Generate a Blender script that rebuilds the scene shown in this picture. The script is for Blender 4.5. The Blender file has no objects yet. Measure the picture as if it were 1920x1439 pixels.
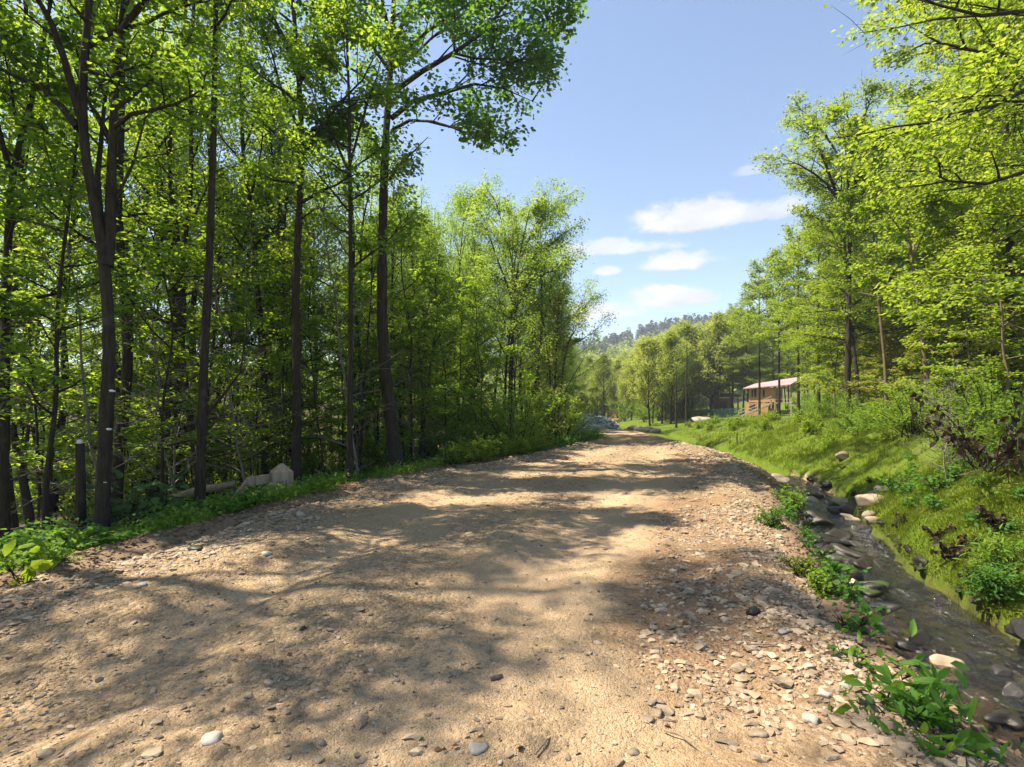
import bpy, math, random
import numpy as np
from math import radians, pi, sin, cos
C = bpy.context.scene.collection
random.seed(7)
F, HC, HY = 1000.0, 1.6, 770.0            # focal length in photo pixels, eye height, horizon row

# ------------------------------------------------------------------ helpers
def link(o, parent=None):
    C.objects.link(o)
    if parent: o.parent = parent
    return o
def mesh(name, V, faces, mats, fmat=None, smooth=False):
    V = np.asarray(V, dtype=np.float32).reshape(-1, 3)
    faces = [np.asarray(f, dtype=np.int32) for f in faces if len(f)]
    me = bpy.data.meshes.new(name)
    loops = np.concatenate([f.ravel() for f in faces])
    tot = np.concatenate([np.full(len(f), f.shape[1], np.int32) for f in faces])
    start = np.concatenate([[0], np.cumsum(tot)[:-1]]).astype(np.int32)
    me.vertices.add(len(V)); me.vertices.foreach_set('co', V.ravel())
    me.loops.add(len(loops)); me.loops.foreach_set('vertex_index', loops)
    me.polygons.add(len(tot)); me.polygons.foreach_set('loop_start', start)
    if not isinstance(mats, (list, tuple)): mats = [mats]
    for m in mats: me.materials.append(m)
    if fmat is not None: me.polygons.foreach_set('material_index', np.asarray(fmat, np.int32))
    me.update(calc_edges=True)
    me.polygons.foreach_set('use_smooth', np.full(len(tot), bool(smooth)))
    me.validate()
    return me
class MB:
    """collects tubes, boxes and leaves into one mesh"""
    def __init__(s): s.V = []; s.Q = []; s.T = []; s.n = 0
    def add(s, V, Q=None, T=None):
        V = np.asarray(V, float).reshape(-1, 3)
        if Q is not None and len(Q): s.Q.append(np.asarray(Q) + s.n)
        if T is not None and len(T): s.T.append(np.asarray(T) + s.n)
        s.V.append(V); s.n += len(V)
    def tube(s, P, R, k=6, cap=True):
        P = np.asarray(P, float); R = np.asarray(R, float); n = len(P)
        D = np.gradient(P, axis=0); D /= np.linalg.norm(D, axis=1)[:, None] + 1e-9
        ref = np.array([1., 0, 0]) if abs(D[0][0]) < .8 else np.array([0, 1., 0])
        U = ref - D * (D @ ref)[:, None]; U /= np.linalg.norm(U, axis=1)[:, None] + 1e-9
        W = np.cross(D, U)
        a = np.arange(k) * 2 * pi / k
        V = P[:, None, :] + R[:, None, None] * (np.cos(a)[None, :, None] * U[:, None, :] + np.sin(a)[None, :, None] * W[:, None, :])
        i = np.arange(n - 1)[:, None] * k; j = np.arange(k)[None, :]; j2 = (j + 1) % k
        Q = np.stack([i + j, i + j2, i + k + j2, i + k + j], -1).reshape(-1, 4)
        V = V.reshape(-1, 3); T = None
        if cap:
            V = np.vstack([V, P[-1:], P[:1]]); e = n * k
            T = [[(n - 1) * k + q, (n - 1) * k + (q + 1) % k, e] for q in range(k)] + [[(q + 1) % k, q, e + 1] for q in range(k)]
        s.add(V, Q, T)
    def box(s, x0, x1, y0, y1, z0, z1, M=None):
        V = np.array([[x, y, z] for z in (z0, z1) for y in (y0, y1) for x in (x0, x1)], float)
        if M is not None: V = np.array([M(*v) for v in V])
        s.add(V, [[0, 2, 3, 1], [4, 5, 7, 6], [0, 1, 5, 4], [2, 6, 7, 3], [0, 4, 6, 2], [1, 3, 7, 5]])
    def bar(s, a, b, w, h):
        a = np.array(a, float); b = np.array(b, float); d = b - a; d /= np.linalg.norm(d)
        up = np.array([0, 0, 1.]) if abs(d[2]) < .95 else np.array([1., 0, 0])
        r = np.cross(d, up); r /= np.linalg.norm(r); u = np.cross(r, d)
        V = [p + r * sx * w / 2 + u * sz * h / 2 for p in (a, b) for sz in (-1, 1) for sx in (-1, 1)]
        s.add(V, [[0, 2, 3, 1], [4, 5, 7, 6], [0, 1, 5, 4], [2, 6, 7, 3], [0, 4, 6, 2], [1, 3, 7, 5]])
    def leaves(s, P, D, size, rng, flat=1.2, near=False, wid=.33, droop=.15):
        n = len(P)
        if n == 0: return
        N = rng.normal(size=(n, 3)); N[:, 2] += flat * 1.6; N /= np.linalg.norm(N, axis=1)[:, None]
        d = D + rng.normal(size=(n, 3)) * .55; d -= N * (d * N).sum(1)[:, None]; d /= np.linalg.norm(d, axis=1)[:, None] + 1e-9
        S = np.cross(N, d)
        L = (size * rng.uniform(.6, 1.3, n))[:, None]; W = L * wid * rng.uniform(.8, 1.2, n)[:, None]
        dn = np.array([0, 0, -1.]) * droop * L
        if near:
            b = P; l1 = P + d * L * .28 + S * W + N * L * .06; l2 = P + d * L * .68 + S * W * .8 + dn * .4
            t = P + d * L + dn; r2 = P + d * L * .68 - S * W * .8 + dn * .4; r1 = P + d * L * .28 - S * W + N * L * .06
            V = np.stack([b, l1, l2, t, r2, r1], 1).reshape(-1, 3); o = np.arange(n)[:, None] * 6
            s.add(V, np.concatenate([o + [0, 3, 2, 1], o + [0, 5, 4, 3]]))
        else:
            V = np.stack([P, P + d * L * .45 + S * W + N * L * .08, P + d * L + dn, P + d * L * .45 - S * W + N * L * .08], 1).reshape(-1, 3)
            o = np.arange(n)[:, None] * 4
            s.add(V, None, np.concatenate([o + [0, 2, 1], o + [0, 3, 2]]))
    def blades(s, P, H, rng, wid=.01, lean=.5, dirn=None):
        n = len(P); a = rng.uniform(0, 2 * pi, n); ln = rng.uniform(.2, 1, n) * lean
        H = np.asarray(H); W = wid * rng.uniform(.6, 1.3, n)
        d = np.stack([np.cos(a), np.sin(a), 0 * a], 1)
        if dirn is not None: d = d * .6 + dirn
        sd = np.stack([-d[:, 1], d[:, 0], 0 * a], 1) * W[:, None]
        m = P + d * (ln * H * .3)[:, None]; m[:, 2] += H * .6
        t = P + d * (ln * H)[:, None]; t[:, 2] += H * (1 - .3 * ln)
        V = np.stack([P - sd, P + sd, m + sd * .7, m - sd * .7, t], 1).reshape(-1, 3); o = np.arange(n)[:, None] * 5
        s.add(V, o + [0, 1, 2, 3], o + [3, 2, 4])
    def data(s, name, mats, smooth=False):
        fs = []
        if s.Q: fs.append(np.concatenate(s.Q))
        if s.T: fs.append(np.concatenate(s.T))
        return mesh(name, np.concatenate(s.V), fs, mats, smooth=smooth)
    def build(s, name, mats, parent=None, loc=(0, 0, 0), smooth=False):
        o = bpy.data.objects.new(name, s.data(name, mats, smooth)); o.location = loc
        return link(o, parent)
def tag(o, label, cat, group=None, kind=None):
    o['label'] = label; o['category'] = cat
    if group: o['group'] = group
    if kind: o['kind'] = kind
    return o
def structure(o): o['kind'] = 'structure'; return o
def root(name, loc, label, cat, group=None, rz=0, scale=1.0):
    o = bpy.data.objects.new(name, None); o.empty_display_size = .3; o.location = loc; o.rotation_euler = (0, 0, rz)
    o.scale = (scale, scale, scale) if np.isscalar(scale) else scale
    link(o); return tag(o, label, cat, group)
def place(parts, name, loc, label, cat, group=None, rz=0, scale=1.0):
    """one thing: an Empty at its base and one object per part, sharing the mesh data of its kind"""
    r = root(name, loc, label, cat, group, rz, scale)
    for pn, me in parts: link(bpy.data.objects.new(pn, me), r)
    return r

# value noise
_rt = np.random.default_rng(3).random((256, 256))
def vn(x, y):
    x = np.asarray(x, float); y = np.asarray(y, float)
    xi = np.floor(x).astype(int); yi = np.floor(y).astype(int); fx = x - xi; fy = y - yi
    fx = fx * fx * (3 - 2 * fx); fy = fy * fy * (3 - 2 * fy)
    g = lambda a, b: _rt[a & 255, b & 255]
    return (g(xi, yi) * (1 - fx) + g(xi + 1, yi) * fx) * (1 - fy) + (g(xi, yi + 1) * (1 - fx) + g(xi + 1, yi + 1) * fx) * fy - .5
def fbm(x, y, o=4):
    r = 0; a = 1; f = 1
    for k in range(o): r = r + a * vn(np.asarray(x) * f + 17 * k, np.asarray(y) * f - 9 * k); a *= .5; f *= 2.03
    return r
def ss(a, b, x): t = np.clip((np.asarray(x, float) - a) / (b - a), 0, 1); return t * t * (3 - 2 * t)

# ------------------------------------------------------------------ lie of the land
_ys = np.linspace(-40, 200, 2401)
def curve(pts, w=25):
    p = np.array(pts, float); v = np.interp(_ys, p[:, 0], p[:, 1]); k = np.ones(w) / w
    vv = np.convolve(np.pad(v, w // 2, mode='edge'), k, 'valid')
    return lambda y: np.interp(y, _ys, vv)
Lf = curve([(-20, -4.6), (2, -4.5), (4.57, -4.35), (6.67, -3.9), (11.4, -2.9), (14.5, -1.5), (20, 1.4), (29, 4.9), (36, 6.1), (50, 7.6), (80, 13), (120, 22)])
Rt = curve([(-20, 1.7), (2.4, 2.0), (4.2, 2.5), (8.4, 4.0), (14.5, 6.5), (20, 7.7), (29, 8.4), (36, 8.9), (50, 10), (80, 15.5), (120, 25)])
SL = curve([(-20, 2.7), (1, 2.9), (3.4, 3.1), (4.6, 3.4), (7, 4.2), (12, 6.55), (15.5, 8.0), (20, 9.0), (26, 9.5), (34, 10.2), (60, 14)], 15)
SR = curve([(-20, 4.7), (1, 4.8), (3.4, 4.85), (4.6, 4.85), (7, 5.4), (12, 7.75), (15.5, 8.75), (20, 9.4), (26, 9.8), (34, 10.5), (60, 14.5)], 15)
ZW = curve([(-20, -.9), (3, -.76), (7, -.7), (12, -.62), (15.5, -.52), (20, -.35), (26, -.18), (34, -.05), (60, 0)])
BH = curve([(-20, 1.5), (4, 1.6), (8, 1.65), (12, 1.55), (16, 1.4), (20, 1.4), (28, 1.0), (40, .7), (70, .4)])
BW = curve([(-20, 2.0), (8, 2.1), (12, 2.1), (18, 3.0), (30, 3.4), (50, 5)])
def H(x, y):
    x = np.asarray(x, float); y = np.asarray(y, float)
    l, r, sl, sr, zw = Lf(y), Rt(y), SL(y), SR(y), ZW(y)
    n1 = fbm(x * .5, y * .5); n2 = fbm(x * 1.7 + 40, y * 1.7)
    d = l - x; x = x + (fbm(x * 1.1 + 7, y * 1.1, 3) * .32 + vn(x * 4, y * 4) * .10) * ss(.1, .6, x - r) * (1 - ss(1.2, 3, x - sr))
    left = .10 * np.exp(-((d - .35) / .3) ** 2) - ss(.7, 8, d) * 1.7 - ss(8, 26, d) * 1.4 + ss(26, 80, d) * 9 + (n1 * .22 + n2 * .05) * ss(.2, 2, d)
    road = .05 * (1 - ((x - (l + r) / 2) / ((r - l) / 2)) ** 2)
    t = ss(0, 1, (x - r - .15) / np.maximum(sl - r - .15, .2))
    shoulder = (zw - .06) * t + n2 * .07 * ss(0, .3, x - r)
    bed = zw - .10 - .10 * np.sin(np.clip((x - sl) / np.maximum(sr - sl, .1), 0, 1) * pi) + n2 * .05
    s = x - sr
    bank = zw - .06 + BH(y) * np.clip((s + .12) / BW(y), 0, 1) ** .72 + np.clip(s - BW(y), 0, None) * .055
    bank = np.where(y > 14, np.minimum(bank, 3.0 + .02 * s), bank) + (n1 * .42 + n2 * .24 + vn(x * 4.3, y * 4.3) * .10) * ss(.1, 1.2, s) * (1 - .6 * ss(14, 22, y))
    z = np.where(x < l, left, np.where(x < r, road, np.where(x < sl, shoulder, np.where(x < sr, bed, bank))))
    z = z - .3 * ss(38, 60, y) * (1 - ss(14, 22, x))                       # the road dips beyond the bend
    hill = np.interp(x, [-400, 0, 55, 113, 260], [30, 34, 39, 47, 56])
    z = z + hill * ss(170, 430, y) + ss(40, 140, x) * 8 * ss(20, 60, y)
    return z
def pt(px, py, Y): return np.array([(px - 960) / F * Y, Y, HC - (py - HY) / F * Y])
def gx(px, Y): return (px - 960) / F * Y
def gnd(x, y): return (float(x), float(y), float(H(x, y)))

# ------------------------------------------------------------------ materials
def mat(name):
    m = bpy.data.materials.new(name); m.use_nodes = True; nt = m.node_tree; nt.nodes.clear()
    out = nt.nodes.new('ShaderNodeOutputMaterial'); return m, nt, out
def N(nt, t, **k):
    n = nt.nodes.new('ShaderNode' + t)
    for a, v in k.items():
        if a.startswith('i_'): n.inputs[a[2:].replace('_', ' ')].default_value = v
        else: setattr(n, a, v)
    return n
def ramp(nt, cols, fac=None):
    n = N(nt, 'ValToRGB'); e = n.color_ramp.elements
    while len(e) > 1: e.remove(e[-1])
    for k, (p, c) in enumerate(cols):
        x = e[0] if k == 0 else e.new(p)
        x.position = p; x.color = (*c, 1)
    if fac is not None: nt.links.new(fac, n.inputs[0])
    return n.outputs[0]
def noise(nt, vec, scale, detail=5, rough=.6, out=0):
    n = N(nt, 'TexNoise'); n.inputs['Scale'].default_value = scale; n.inputs['Detail'].default_value = detail; n.inputs['Roughness'].default_value = rough
    nt.links.new(vec, n.inputs['Vector']); return n.outputs[out]
def mixc(nt, fac, a, b, mode='MIX'):
    n = N(nt, 'MixRGB', blend_type=mode)
    for i, v in enumerate((fac, a, b)):
        if hasattr(v, 'is_output'): nt.links.new(v, n.inputs[i])
        else: n.inputs[i].default_value = v if i == 0 else (*v, 1)
    return n.outputs[0]
def math_(nt, op, a, b=0.0, c=None):
    n = N(nt, 'Math', operation=op)
    for i, v in enumerate((a, b) if c is None else (a, b, c)):
        if hasattr(v, 'is_output'): nt.links.new(v, n.inputs[i])
        else: n.inputs[i].default_value = v
    return n.outputs[0]
def vecscale(nt, vec, s):
    n = N(nt, 'Mapping'); n.inputs['Scale'].default_value = s; nt.links.new(vec, n.inputs[0]); return n.outputs[0]
def principled(nt, out, col, rough=.8, spec=.3, normal=None):
    b = N(nt, 'BsdfPrincipled'); b.inputs['Roughness'].default_value = rough; b.inputs['Specular IOR Level'].default_value = spec
    if hasattr(col, 'is_output'): nt.links.new(col, b.inputs['Base Color'])
    else: b.inputs['Base Color'].default_value = (*col, 1)
    if normal is not None: nt.links.new(normal, b.inputs['Normal'])
    if out is not None: nt.links.new(b.outputs[0], out.inputs[0])
    return b
def bump(nt, h, strength=.5, dist=.02, normal=None):
    b = N(nt, 'Bump'); b.inputs['Strength'].default_value = strength; b.inputs['Distance'].default_value = dist
    nt.links.new(h, b.inputs['Height'])
    if normal is not None: nt.links.new(normal, b.inputs['Normal'])
    return b.outputs[0]
def leaf_mat(name, cols, tcols, tr=.45, rough=.55, spec=.25):
    m, nt, out = mat(name)
    g = N(nt, 'NewGeometry'); oi = N(nt, 'ObjectInfo')
    v = math_(nt, 'ADD', math_(nt, 'MULTIPLY', g.outputs['Random Per Island'], .75), math_(nt, 'MULTIPLY', oi.outputs['Random'], .25))
    b = principled(nt, None, ramp(nt, cols, v), rough, spec)
    t = N(nt, 'BsdfTranslucent'); nt.links.new(ramp(nt, tcols, v), t.inputs[0])
    mx = N(nt, 'MixShader'); mx.inputs[0].default_value = tr
    nt.links.new(b.outputs[0], mx.inputs[1]); nt.links.new(t.outputs[0], mx.inputs[2]); nt.links.new(mx.outputs[0], out.inputs[0])
    return m
M = {}
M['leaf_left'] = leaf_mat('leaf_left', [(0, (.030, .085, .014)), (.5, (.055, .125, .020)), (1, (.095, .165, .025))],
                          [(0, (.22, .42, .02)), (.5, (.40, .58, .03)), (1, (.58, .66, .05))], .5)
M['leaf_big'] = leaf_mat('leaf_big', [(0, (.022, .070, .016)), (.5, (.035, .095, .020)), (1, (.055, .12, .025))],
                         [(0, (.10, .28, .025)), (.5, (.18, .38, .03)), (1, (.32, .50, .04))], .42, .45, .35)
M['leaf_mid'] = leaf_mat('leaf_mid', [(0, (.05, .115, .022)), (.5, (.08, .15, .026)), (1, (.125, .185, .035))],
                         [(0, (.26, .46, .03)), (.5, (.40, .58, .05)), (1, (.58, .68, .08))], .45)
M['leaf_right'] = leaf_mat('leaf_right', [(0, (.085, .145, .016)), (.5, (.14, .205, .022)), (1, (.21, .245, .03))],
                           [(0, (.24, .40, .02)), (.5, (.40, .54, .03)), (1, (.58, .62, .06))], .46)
M['leaf_far'] = leaf_mat('leaf_far', [(0, (.10, .145, .032)), (.5, (.155, .19, .04)), (1, (.23, .235, .06))],
                         [(0, (.32, .44, .05)), (.5, (.46, .54, .07)), (1, (.60, .62, .1))], .5)
M['leaf_gold'] = leaf_mat('leaf_gold', [(0, (.12, .16, .02)), (.6, (.19, .20, .025)), (1, (.26, .20, .03))],
                          [(0, (.33, .42, .03)), (.6, (.46, .46, .04)), (1, (.55, .40, .05))], .4)
M['leaf_bush'] = leaf_mat('leaf_bush', [(0, (.075, .15, .014)), (.5, (.125, .21, .02)), (1, (.19, .26, .03))],
                         [(0, (.22, .42, .02)), (.5, (.36, .54, .03)), (1, (.50, .6, .05))], .4)
M['leaf_herb'] = leaf_mat('leaf_herb', [(0, (.03, .095, .014)), (.5, (.055, .135, .02)), (1, (.10, .18, .03))],
                          [(0, (.12, .34, .02)), (.5, (.2, .42, .03)), (1, (.32, .5, .04))], .4, .6, .2)
M['leaf_weed'] = leaf_mat('leaf_weed', [(0, (.10, .18, .014)), (1, (.18, .24, .02))], [(0, (.3, .46, .02)), (1, (.46, .56, .04))], .45)
M['leaf_glossy'] = leaf_mat('leaf_glossy', [(0, (.04, .08, .025)), (1, (.085, .135, .045))], [(0, (.08, .18, .04)), (1, (.14, .24, .06))], .25, .65, .15)
M['needle'] = leaf_mat('needle', [(0, (.018, .045, .022)), (1, (.035, .07, .035))], [(0, (.03, .08, .03)), (1, (.05, .11, .04))], .15)
M['needle_far'] = leaf_mat('needle_far', [(0, (.02, .045, .03)), (1, (.04, .07, .045))], [(0, (.03, .07, .03)), (1, (.05, .09, .04))], .1)
M['dead_leaf'] = leaf_mat('dead_leaf', [(0, (.012, .008, .004)), (.7, (.03, .018, .008)), (1, (.07, .04, .015))], [(0, (.04, .02, .005)), (1, (.12, .06, .015))], .15)
M['rust_leaf'] = leaf_mat('rust_leaf', [(0, (.15, .06, .015)), (1, (.28, .13, .03))], [(0, (.3, .12, .02)), (1, (.4, .2, .04))], .3)
M['grass'] = leaf_mat('grass', [(0, (.07, .125, .010)), (.4, (.16, .215, .014)), (.85, (.28, .29, .03)), (1, (.32, .26, .10))], [(0, (.16, .30, .02)), (.5, (.27, .38, .03)), (1, (.42, .44, .06))], .3)
M['grass_shade'] = leaf_mat('verge_grass', [(0, (.06, .14, .012)), (.5, (.11, .20, .018)), (1, (.18, .25, .03))], [(0, (.14, .34, .02)), (1, (.3, .46, .04))], .35)
def bark(name, dark, light, lich, lam=.5):
    m, nt, out = mat(name); tc = N(nt, 'TexCoord'); oi = N(nt, 'ObjectInfo')
    v = N(nt, 'VectorMath', operation='ADD'); nt.links.new(tc.outputs['Object'], v.inputs[0]); nt.links.new(oi.outputs['Location'], v.inputs[1])
    s1 = vecscale(nt, v.outputs[0], (14, 14, 2.2)); a = noise(nt, s1, 1.6, 8, .7)
    b = noise(nt, v.outputs[0], 2.3, 5)
    col = ramp(nt, [(.3, dark), (.7, light)], a)
    col = mixc(nt, ramp(nt, [(.58, (0, 0, 0)), (.72, (lam,) * 3)], b), col, lich)
    principled(nt, out, col, .9, .15, bump(nt, a, .8, .03)); return m
M['bark'] = bark('bark', (.016, .012, .009), (.060, .046, .034), (.12, .11, .09), .4)
M['bark_light'] = bark('bark_light', (.09, .065, .045), (.23, .17, .115), (.30, .27, .2), .5)
M['twig'] = bark('twig', (.10, .085, .065), (.24, .21, .17), (.30, .27, .22), .5)
M['log'] = bark('log', (.16, .11, .07), (.34, .26, .18), (.12, .17, .04), .6)

def stone_mat(name, cols, rough=.75, moss=False, spec=.3):
    m, nt, out = mat(name); g = N(nt, 'NewGeometry'); tc = N(nt, 'TexCoord'); oi = N(nt, 'ObjectInfo')
    r = math_(nt, 'FRACT', math_(nt, 'ADD', g.outputs['Random Per Island'], oi.outputs['Random']))
    n = noise(nt, tc.outputs['Object'], 9, 8)
    col = mixc(nt, .5, ramp(nt, cols, r), ramp(nt, [(.3, tuple(c * .55 for c in cols[0][1])), (.7, cols[-1][1])], n))
    if moss:
        sx = N(nt, 'SeparateXYZ'); nt.links.new(g.outputs['Normal'], sx.inputs[0])
        f = math_(nt, 'MULTIPLY', ramp(nt, [(.55, (0,) * 3), (.8, (1,) * 3)], sx.outputs[2]), ramp(nt, [(.42, (0,) * 3), (.55, (1,) * 3)], noise(nt, tc.outputs['Object'], 4, 4)))
        col = mixc(nt, f, col, (.035, .06, .01))
    principled(nt, out, col, rough, spec, bump(nt, n, .5, .02)); return m
M['pebble'] = stone_mat('pebble', [(0, (.09, .066, .045)), (.35, (.20, .142, .09)), (.7, (.31, .222, .135)), (.93, (.43, .32, .20)), (1, (.56, .44, .31))])
M['pale_stone'] = stone_mat('pale_stone', [(0, (.30, .265, .215)), (1, (.50, .455, .39))])
M['boulder'] = stone_mat('boulder', [(0, (.24, .19, .135)), (1, (.44, .36, .26))])
M['wet_rock'] = stone_mat('wet_rock', [(0, (.007, .006, .005)), (.6, (.017, .015, .013)), (1, (.034, .027, .021))], .5, False, .35)
M['moss_rock'] = stone_mat('moss_rock', [(0, (.012, .011, .009)), (1, (.038, .033, .026))], .5, True)
M['bank_stone'] = stone_mat('bank_stone', [(0, (.16, .13, .09)), (1, (.33, .27, .19))])
M['clod'] = stone_mat('clod', [(0, (.085, .05, .028)), (.5, (.17, .105, .06)), (1, (.28, .185, .115))], .95)
M['litter'] = leaf_mat('litter', [(0, (.06, .035, .018)), (.6, (.16, .095, .05)), (1, (.30, .21, .12))], [(0, (.1, .05, .02)), (1, (.3, .18, .08))], .15)
M['shale'] = stone_mat('shale', [(0, (.12, .15, .15)), (.5, (.28, .32, .33)), (1, (.52, .55, .55))])
def flat_mat(name, c, rough=.7, grain=None, spec=.3):
    m, nt, out = mat(name); tc = N(nt, 'TexCoord')
    a = noise(nt, vecscale(nt, tc.outputs['Object'], grain or (4, 4, 4)), 3, 6)
    col = ramp(nt, [(.3, tuple(x * .6 for x in c)), (.7, tuple(min(1, x * 1.2) for x in c))], a)
    principled(nt, out, col, rough, spec, bump(nt, a, .3, .01)); return m
M['cabin_wood'] = flat_mat('cabin_wood', (.48, .27, .12), .7, (1, 1, 12))
M['cabin_roof'] = flat_mat('cabin_roof', (.42, .24, .27), .7, (8, 1, 1))
M['stair_wood'] = flat_mat('stair_wood', (.40, .30, .22), .8, (2, 2, 6))
M['dark_glass'] = flat_mat('dark_glass', (.03, .03, .035), .2, None, .6)
M['old_wood'] = flat_mat('old_wood', (.28, .18, .10), .85, (6, 6, .8))
M['fence_green'] = flat_mat('fence_green', (.05, .15, .12), .6)
M['post_wood'] = flat_mat('post_wood', (.36, .27, .18), .85, (9, 9, .7))
M['post_mark'] = flat_mat('post_mark', (.14, .08, .06), .9)
M['fungus'] = flat_mat('fungus', (.75, .72, .66), .8)

# ground material: zones are a vertex colour (R moss/grass, G bare tan soil, B gravelly dirt), rest is leaf litter
def ground_mat():
    m, nt, out = mat('ground'); tc = N(nt, 'TexCoord'); P = tc.outputs['Object']
    at = N(nt, 'VertexColor'); at.layer_name = 'zone'; sp = N(nt, 'SeparateColor'); nt.links.new(at.outputs[0], sp.inputs[0])
    n1, n2, n3 = noise(nt, P, .8, 6), noise(nt, P, 6, 8, .7), noise(nt, P, 40, 6, .7)
    lit = mixc(nt, n3, ramp(nt, [(.3, (.03, .022, .012)), (.7, (.10, .065, .035))], n2), (.07, .05, .025))
    lit = mixc(nt, ramp(nt, [(.52, (0,) * 3), (.62, (.8,) * 3)], n1), lit, (.045, .085, .012))
    gr = ramp(nt, [(.25, (.035, .065, .008)), (.5, (.085, .13, .010)), (.75, (.165, .19, .02))], n2)
    gr = mixc(nt, ramp(nt, [(.5, (0,) * 3), (.75, (.55,) * 3)], n1), gr, (.13, .135, .028))
    gr = mixc(nt, ramp(nt, [(.56, (0,) * 3), (.66, (.85,) * 3)], n2), gr, (.05, .045, .018))
    so = ramp(nt, [(.3, (.36, .26, .16)), (.7, (.60, .47, .32))], n2)
    di = mixc(nt, n3, ramp(nt, [(.3, (.10, .06, .035)), (.7, (.30, .20, .12))], n2), (.26, .2, .14))
    c = mixc(nt, sp.outputs[0], lit, gr); c = mixc(nt, sp.outputs[1], c, so); c = mixc(nt, sp.outputs[2], c, di)
    h = math_(nt, 'ADD', n2, math_(nt, 'MULTIPLY', n3, .5))
    principled(nt, out, c, .95, .1, bump(nt, h, .8, .06)); return m
M['ground'] = ground_mat()
def road_mat():
    m, nt, out = mat('road'); tc = N(nt, 'TexCoord'); P = tc.outputs['Object']
    at = N(nt, 'VertexColor'); at.layer_name = 'zone'; sp = N(nt, 'SeparateColor'); nt.links.new(at.outputs[0], sp.inputs[0])
    n1, n2, n3, n4 = noise(nt, P, .55, 5), noise(nt, P, 3.2, 8, .7), noise(nt, P, 28, 8, .75), noise(nt, P, 120, 4, .7)
    vo = N(nt, 'TexVoronoi'); vo.inputs['Scale'].default_value = 34; nt.links.new(P, vo.inputs['Vector'])
    vo2 = N(nt, 'TexVoronoi'); vo2.inputs['Scale'].default_value = 95; nt.links.new(P, vo2.inputs['Vector'])
    dirt = ramp(nt, [(.3, (.33, .215, .12)), (.7, (.53, .375, .22))], n2)
    dirt = mixc(nt, .35, dirt, ramp(nt, [(.3, (.21, .135, .07)), (.7, (.56, .42, .27))], n3))
    bw = N(nt, 'RGBToBW'); nt.links.new(vo.outputs['Color'], bw.inputs[0])
    bw2 = N(nt, 'RGBToBW'); nt.links.new(vo2.outputs['Color'], bw2.inputs[0])
    dirt = mixc(nt, ramp(nt, [(.20, (.45,) * 3), (.30, (0,) * 3)], bw2.outputs[0]), dirt, (.22, .16, .10))
    dirt = mixc(nt, ramp(nt, [(.72, (0,) * 3), (.80, (.6,) * 3)], bw2.outputs[0]), dirt, (.50, .42, .32))
    dirt = mixc(nt, ramp(nt, [(.35, (.35,) * 3), (.65, (0,) * 3)], n4), dirt, (.26, .185, .115))
    grav = mixc(nt, .5, ramp(nt, [(.2, (.13, .086, .05)), (.55, (.33, .222, .125)), (.85, (.52, .375, .23))], bw.outputs[0]), ramp(nt, [(.3, (.15, .10, .062)), (.7, (.46, .345, .22))], n3))
    red = ramp(nt, [(.3, (.15, .085, .045)), (.7, (.34, .22, .13))], n3)
    f = math_(nt, 'ADD', sp.outputs[0], math_(nt, 'MULTIPLY', math_(nt, 'SUBTRACT', n2, .5), 1.1))
    c = mixc(nt, ramp(nt, [(.35, (0,) * 3), (.62, (.85,) * 3)], f), dirt, grav)
    f2 = math_(nt, 'ADD', sp.outputs[1], math_(nt, 'MULTIPLY', math_(nt, 'SUBTRACT', n2, .5), .9))
    c = mixc(nt, ramp(nt, [(.4, (0,) * 3), (.75, (.85,) * 3)], f2), c, red)
    f3 = math_(nt, 'ADD', sp.outputs[2], math_(nt, 'MULTIPLY', math_(nt, 'SUBTRACT', n2, .5), .8))
    c = mixc(nt, ramp(nt, [(.45, (0,) * 3), (.85, (.6,) * 3)], f3), c, mixc(nt, n3, (.42, .285, .165), (.62, .45, .28)))
    h = math_(nt, 'ADD', math_(nt, 'MULTIPLY', n3, .8), math_(nt, 'MULTIPLY', math_(nt, 'SUBTRACT', 1.0, vo.outputs['Distance']), math_(nt, 'ADD', .15, sp.outputs[0])))
    h = math_(nt, 'ADD', h, math_(nt, 'MULTIPLY', math_(nt, 'SUBTRACT', 1.0, vo2.outputs['Distance']), .45))
    principled(nt, out, c, .95, .1, bump(nt, h, .9, .022)); return m
M['road'] = road_mat()
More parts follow.
